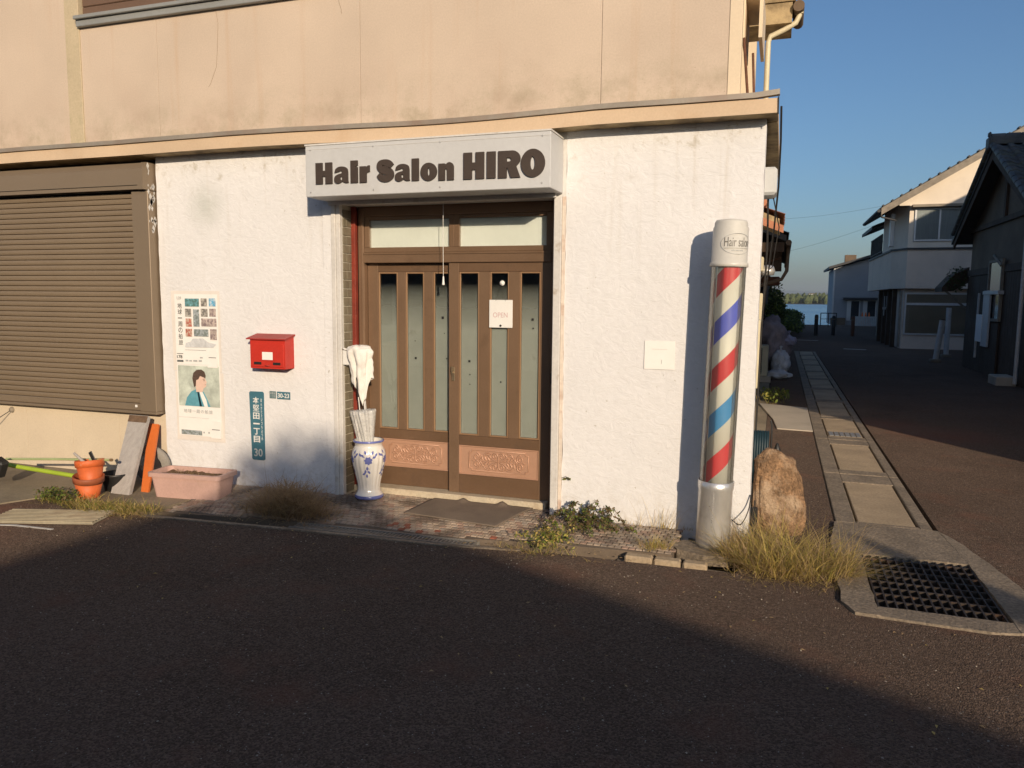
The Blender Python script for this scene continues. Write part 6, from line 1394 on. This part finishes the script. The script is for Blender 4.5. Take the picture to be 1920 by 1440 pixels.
for i in range(3):
    tcn = thing('traffic_cone', ('leftmost', 'middle', 'rightmost')[i] + ' orange traffic cone behind the white fence', 'traffic cone', (5.5 + i * .22, 55, -.06), group='orange cones')
    obj('cone', MB().lathe([(.16, .03), (.03, .95), (0, .96)], 14, (5.5 + i * .22, 55, -.06)).box(5.34 + i * .22, 5.66 + i * .22 - .02, 54.85, 55.15, -.06, -.03), M_['cone'], tcn)
bo = thing('bollard', 'dark bollard standing in the middle of the lane end', 'bollard', (1.69, 36.1, -.06))
obj('post', MB().lathe([(.09, 0), (.09, 1.0), (.07, 1.06), (0, 1.08)], 14, (1.69, 36.1, -.07)), M_['black'], bo); obj('band', MB().lathe([(.094, .85), (.094, .93)], 14, (1.69, 36.1, -.07)), M_['plaster_d'], bo)
for i, (x, y, lb) in enumerate(((2.55, 37, 'farther left dark bollard near the shore house'), (3.4, 36.3, 'dull red bollard right of the dark one'))):
    bo = thing('bollard', lb, 'bollard', (x, y, -.06)); obj('post', MB().lathe([(.09, 0), (.09, .95), (.06, 1.0), (0, 1.01)], 14, (x, y, -.07)), (M_['black'], M_['rust'])[i], bo)
    obj('band', MB().lathe([(.094, .80), (.094, .86)], 14, (x, y, -.07)), M_['plaster_d'], bo)
gr_ = thing('shore_railing', 'thin dark railing at the end of the lane by the water', 'railing', (3, 52, -.06))
obj('rail', MB().tube([(2.6, 52, .85), (3.6, 52, .85)], .03, 6).tube([(2.6, 52, .45), (3.6, 52, .45)], .02, 6), M_['black'], gr_)
pstm = MB().cyl((0, 52, -.08), (0, 52, .87), .03, n=8).mesh('post', [M_['black']])
for x in (2.6, 3.1, 3.6): link('post', pstm, gr_, loc=(x, 0, 0))
an = thing('roof_antenna', 'thin television antenna above the roofs at the right edge', 'antenna', (10.8, 33, 9))
obj('mast', MB().cyl((10.8, 33, 6.0), (10.8, 33, 11.2), .03, n=6), M_['plaster_d'], an)
el_ = MB().cyl((10.35, 0, 0), (10.35, 0, .6), .012, n=5).mesh('element', [M_['plaster_d']])
obj('boom', MB().cyl((9.9, 33, 10.6), (11.4, 33, 10.6), .015, n=5), M_['plaster_d'], an)
for i in range(6): link('element', el_, an, loc=(-.4 + i * .26, 33, 10.3))
pwl = thing('power_lines', 'two thin power lines sagging across the lane', 'wire', (0, 30, 6))
for z0, z1 in ((5.4, 5.9), (3.3, 5.3)): obj('wire', MB().tube([(-3 + 7.5 * i / 10, 32, z0 + (z1 - z0) * i / 10 - .25 * math.sin(math.pi * i / 10)) for i in range(11)], .005, 4), M_['cable'], pwl)

# ================================================================== FAR SHORE
rn = random.Random(21)
mb = MB()
for i in range(900):
    x = rn.uniform(-330, 420); y = rn.uniform(706, 770); h = rn.uniform(4, 9) * (1 + .25 * noise.noise(Vector((x * .02, 0, 0)))); w_ = rn.uniform(3.5, 7); z = -.6
    v = []; n = 7
    for j, (rr, zz) in enumerate(((.55, .0), (1.0, .35), (.9, .62), (.5, .88), (.08, 1.0))):
        for k in range(n): a = 2 * math.pi * k / n + j * .4; q = rr * w_ * rn.uniform(.7, 1.2) * .6; v.append((x + q * math.cos(a), y + q * math.sin(a), z + h * zz * rn.uniform(.9, 1.08)))
    mb.add(v, [(j * n + k, j * n + (k + 1) % n, (j + 1) * n + (k + 1) % n, (j + 1) * n + k) for j in range(4) for k in range(n)], 0)
stuff(obj('far_woodland', mb, M_['shore']))
fbld = thing('far_building', 'tiny pale building among the trees on the far shore', 'building', (15, 760, 0)); obj('wall', MB().box(24, 29, 775, 785, 0, 8.5), M_['white'], fbld); obj('roof', MB().box(23.7, 29.3, 774.5, 785.5, 8.51, 9), M_['plaster_d'], fbld)
def ridge(name, y, base, amp, seed, mat, x0=-2400, x1=2600):
    mb = MB(); n = 160; v = []
    for i in range(n + 1):
        x = x0 + (x1 - x0) * i / n; h = base + amp * (noise.noise(Vector((x * .0016 + seed, 0, 0))) + .4 * noise.noise(Vector((x * .006 + seed, 0, 0))))
        v += [(x, y - 250, 0), (x, y, h), (x, y + 600, 0)]
    mb.add(v, [(i * 3 + a, (i + 1) * 3 + a, (i + 1) * 3 + a + 1, i * 3 + a + 1) for i in range(n) for a in (0, 1)], 0, True); struct(obj(name, mb, mat))
ridge('far_hills', 3200, 36, 14, 1.7, pmat('far_hill', (.10, .13, .12), .95, .2, .004, 0, 1, bump=0))
ridge('mountains', 5600, 62, 30, 5.2, pmat('mountain', (.14, .18, .19), .95, .15, .002, 0, 1, bump=0), -5000, 5600)

# ================================================================== HOUSES OPPOSITE (behind the camera: they shade the street)
def house(name, label, loc, rz, hw, depth, wall_h, slope, wmat, rmat, over=.35):
    t = thing(name, label, 'house', loc, rz); ap = wall_h + hw * slope
    obj('wall', MB().prism([(-hw, -.1), (hw, -.1), (hw, wall_h), (0, ap), (-hw, wall_h)], lambda u, v, d: (u, d, v), -over - .0, -depth), wmat, t, world=False)
    e = hw + over
    for s_ in (-1, 1): obj('roof_slope', MB().prism([(0, ap + .02), (s_ * e, ap + .02 - e * slope), (s_ * e, ap + .14 - e * slope), (0, ap + .14)][::s_], lambda u, v, d: (u, d, v), 0, -depth - over), rmat, t, world=False)
    for x in (-hw * .5, hw * .45):
        w = obj('window', MB().box(x - .7, x + .7, -over + .001, -over + .05, .9, 2.0), M_['alu'], t, world=False); obj('pane', MB().box(x - .62, x + .62, -over + .051, -over + .06, .97, 1.93), M_['dark_glass'], w, world=False)
    return t
SH = Vector((math.sin(AZ), -math.cos(AZ))); TE_ = math.tan(EL)
def back(x, y, z, L): return (x + SH.x * L, y + SH.y * L, z + L * TE_)
ax_, ay_, az_ = back(-4.44, .47, -.06, 17)
house('opposite_house', 'grey-walled gabled house across the street opposite the salon', (ax_, ay_, 0), R(21), 4.2, 8.5, az_ - .14 - 4.2 * .409, .409, M_['opp_wall'], M_['roof_grey'])
tx_, ty_, tz_ = back(-3.74, 0, .56, 27)
tr_ = thing('shadow_tree', 'unseen evergreen tree added behind the opposite house for its shadow on the wall', 'tree', (tx_, ty_, -.06))  # unseen tree, added to cast the rounded shadow on the salon wall
obj('trunk', MB().tube([(tx_, ty_, -.1), (tx_, ty_, 4), (tx_ + .05, ty_, tz_ - .6)], [.14, .10, .03], 10), M_['bark'], tr_)
mb = MB(); rn = random.Random(4)
for k in range(26):
    q = k / 25; z = 2.2 + (tz_ - 2.75) * q; rr = .95 - .35 * max(0, q - .75) / .25; leaves(mb, (tx_ - .1 + rn.uniform(-.15, .15), ty_ + rn.uniform(-.15, .15), z), rr, rr, .55, 420, .06, .12, (0, 1), rn)
obj('crown', mb, [M_['leaf_d'], M_['leaf_g']], tr_)
px_, py_, pz_ = back(.56, .46, -.06, 10)
up_ = thing('street_pole', 'round concrete street pole across the road', 'pole', (px_, py_, -.06)); obj('shaft', MB().cyl((px_, py_, -.1), (px_, py_, pz_ - .32), .19, .165, n=14), M_['concrete'], up_); obj('top_cap', MB().cyl((px_, py_, pz_ - .319), (px_, py_, pz_), .175, .03, n=14), M_['galv'], up_)
house('sky_block_house_left', 'unseen wide house added left of the opposite one to block sky light', (-7.2, -11.0, 0), 0, 5.4, 8.5, 6.2, .4, M_['opp_wall2'], M_['roof_grey'])  # added out of view, and made tall, to darken the shaded road
house('sky_block_house_right', 'unseen low house added across the street at the right to block sky light', (15.2, -8.6, 0), 0, 4.0, 7.5, 2.9, .3, M_['opp_wall'], M_['roof_grey'])  # added out of view to cut sky light from the right
ch_ = thing('corner_house', 'flat-roofed house on the opposite corner of the lane', 'house', (8.7, 5, -.06))
obj('wall', MB().box(5.2, 12.5, .0, 10.6, -.1, 7.4), M_['opp_wall2'], ch_); obj('parapet', MB().box(5.18, 12.55, -.02, 10.62, 7.401, 7.6), M_['plaster_d'], ch_)
for x in (6.6, 9.6):
    for z in (.9, 3.9): w = obj('window', MB().box(x, x + 1.6, -.06, -.001, z, z + 1.2), M_['alu'], ch_); obj('pane', MB().box(x + .07, x + 1.53, -.075, -.061, z + .07, z + 1.13), M_['dark_glass'], w)
tb = thing('tall_back_house', 'tall plain house behind the old wooden house', 'house', (14, 16, -.06))
obj('wall', MB().box(11.6, 20, 11.5, 24, -.1, 8.1), M_['opp_wall2'], tb); obj('roof', MB().prism([(11.2, 8.05), (15.8, 9.4), (20.4, 8.05), (20.4, 8.2), (15.8, 9.55), (11.2, 8.2)][::-1], lambda u, v, d: (u, d, v), 11.1, 24.4), M_['roof_grey'], tb)

# ================================================================== THE AIR: thin haze that pales the far shore and hills
hm = bpy.data.materials.new('haze_air'); hm.use_nodes = True; hm.node_tree.nodes.remove(hm.node_tree.nodes['Principled BSDF'])
hv = hm.node_tree.nodes.new('ShaderNodeVolumePrincipled'); hv.inputs['Color'].default_value = (.82, .88, .94, 1); hv.inputs['Density'].default_value = .00016; hv.inputs['Anisotropy'].default_value = .2
hm.node_tree.links.new(hv.outputs[0], hm.node_tree.nodes['Material Output'].inputs['Volume'])
stuff(obj('haze', MB().box(-6000, 6600, -320, 6350, -3.0, 110), hm))
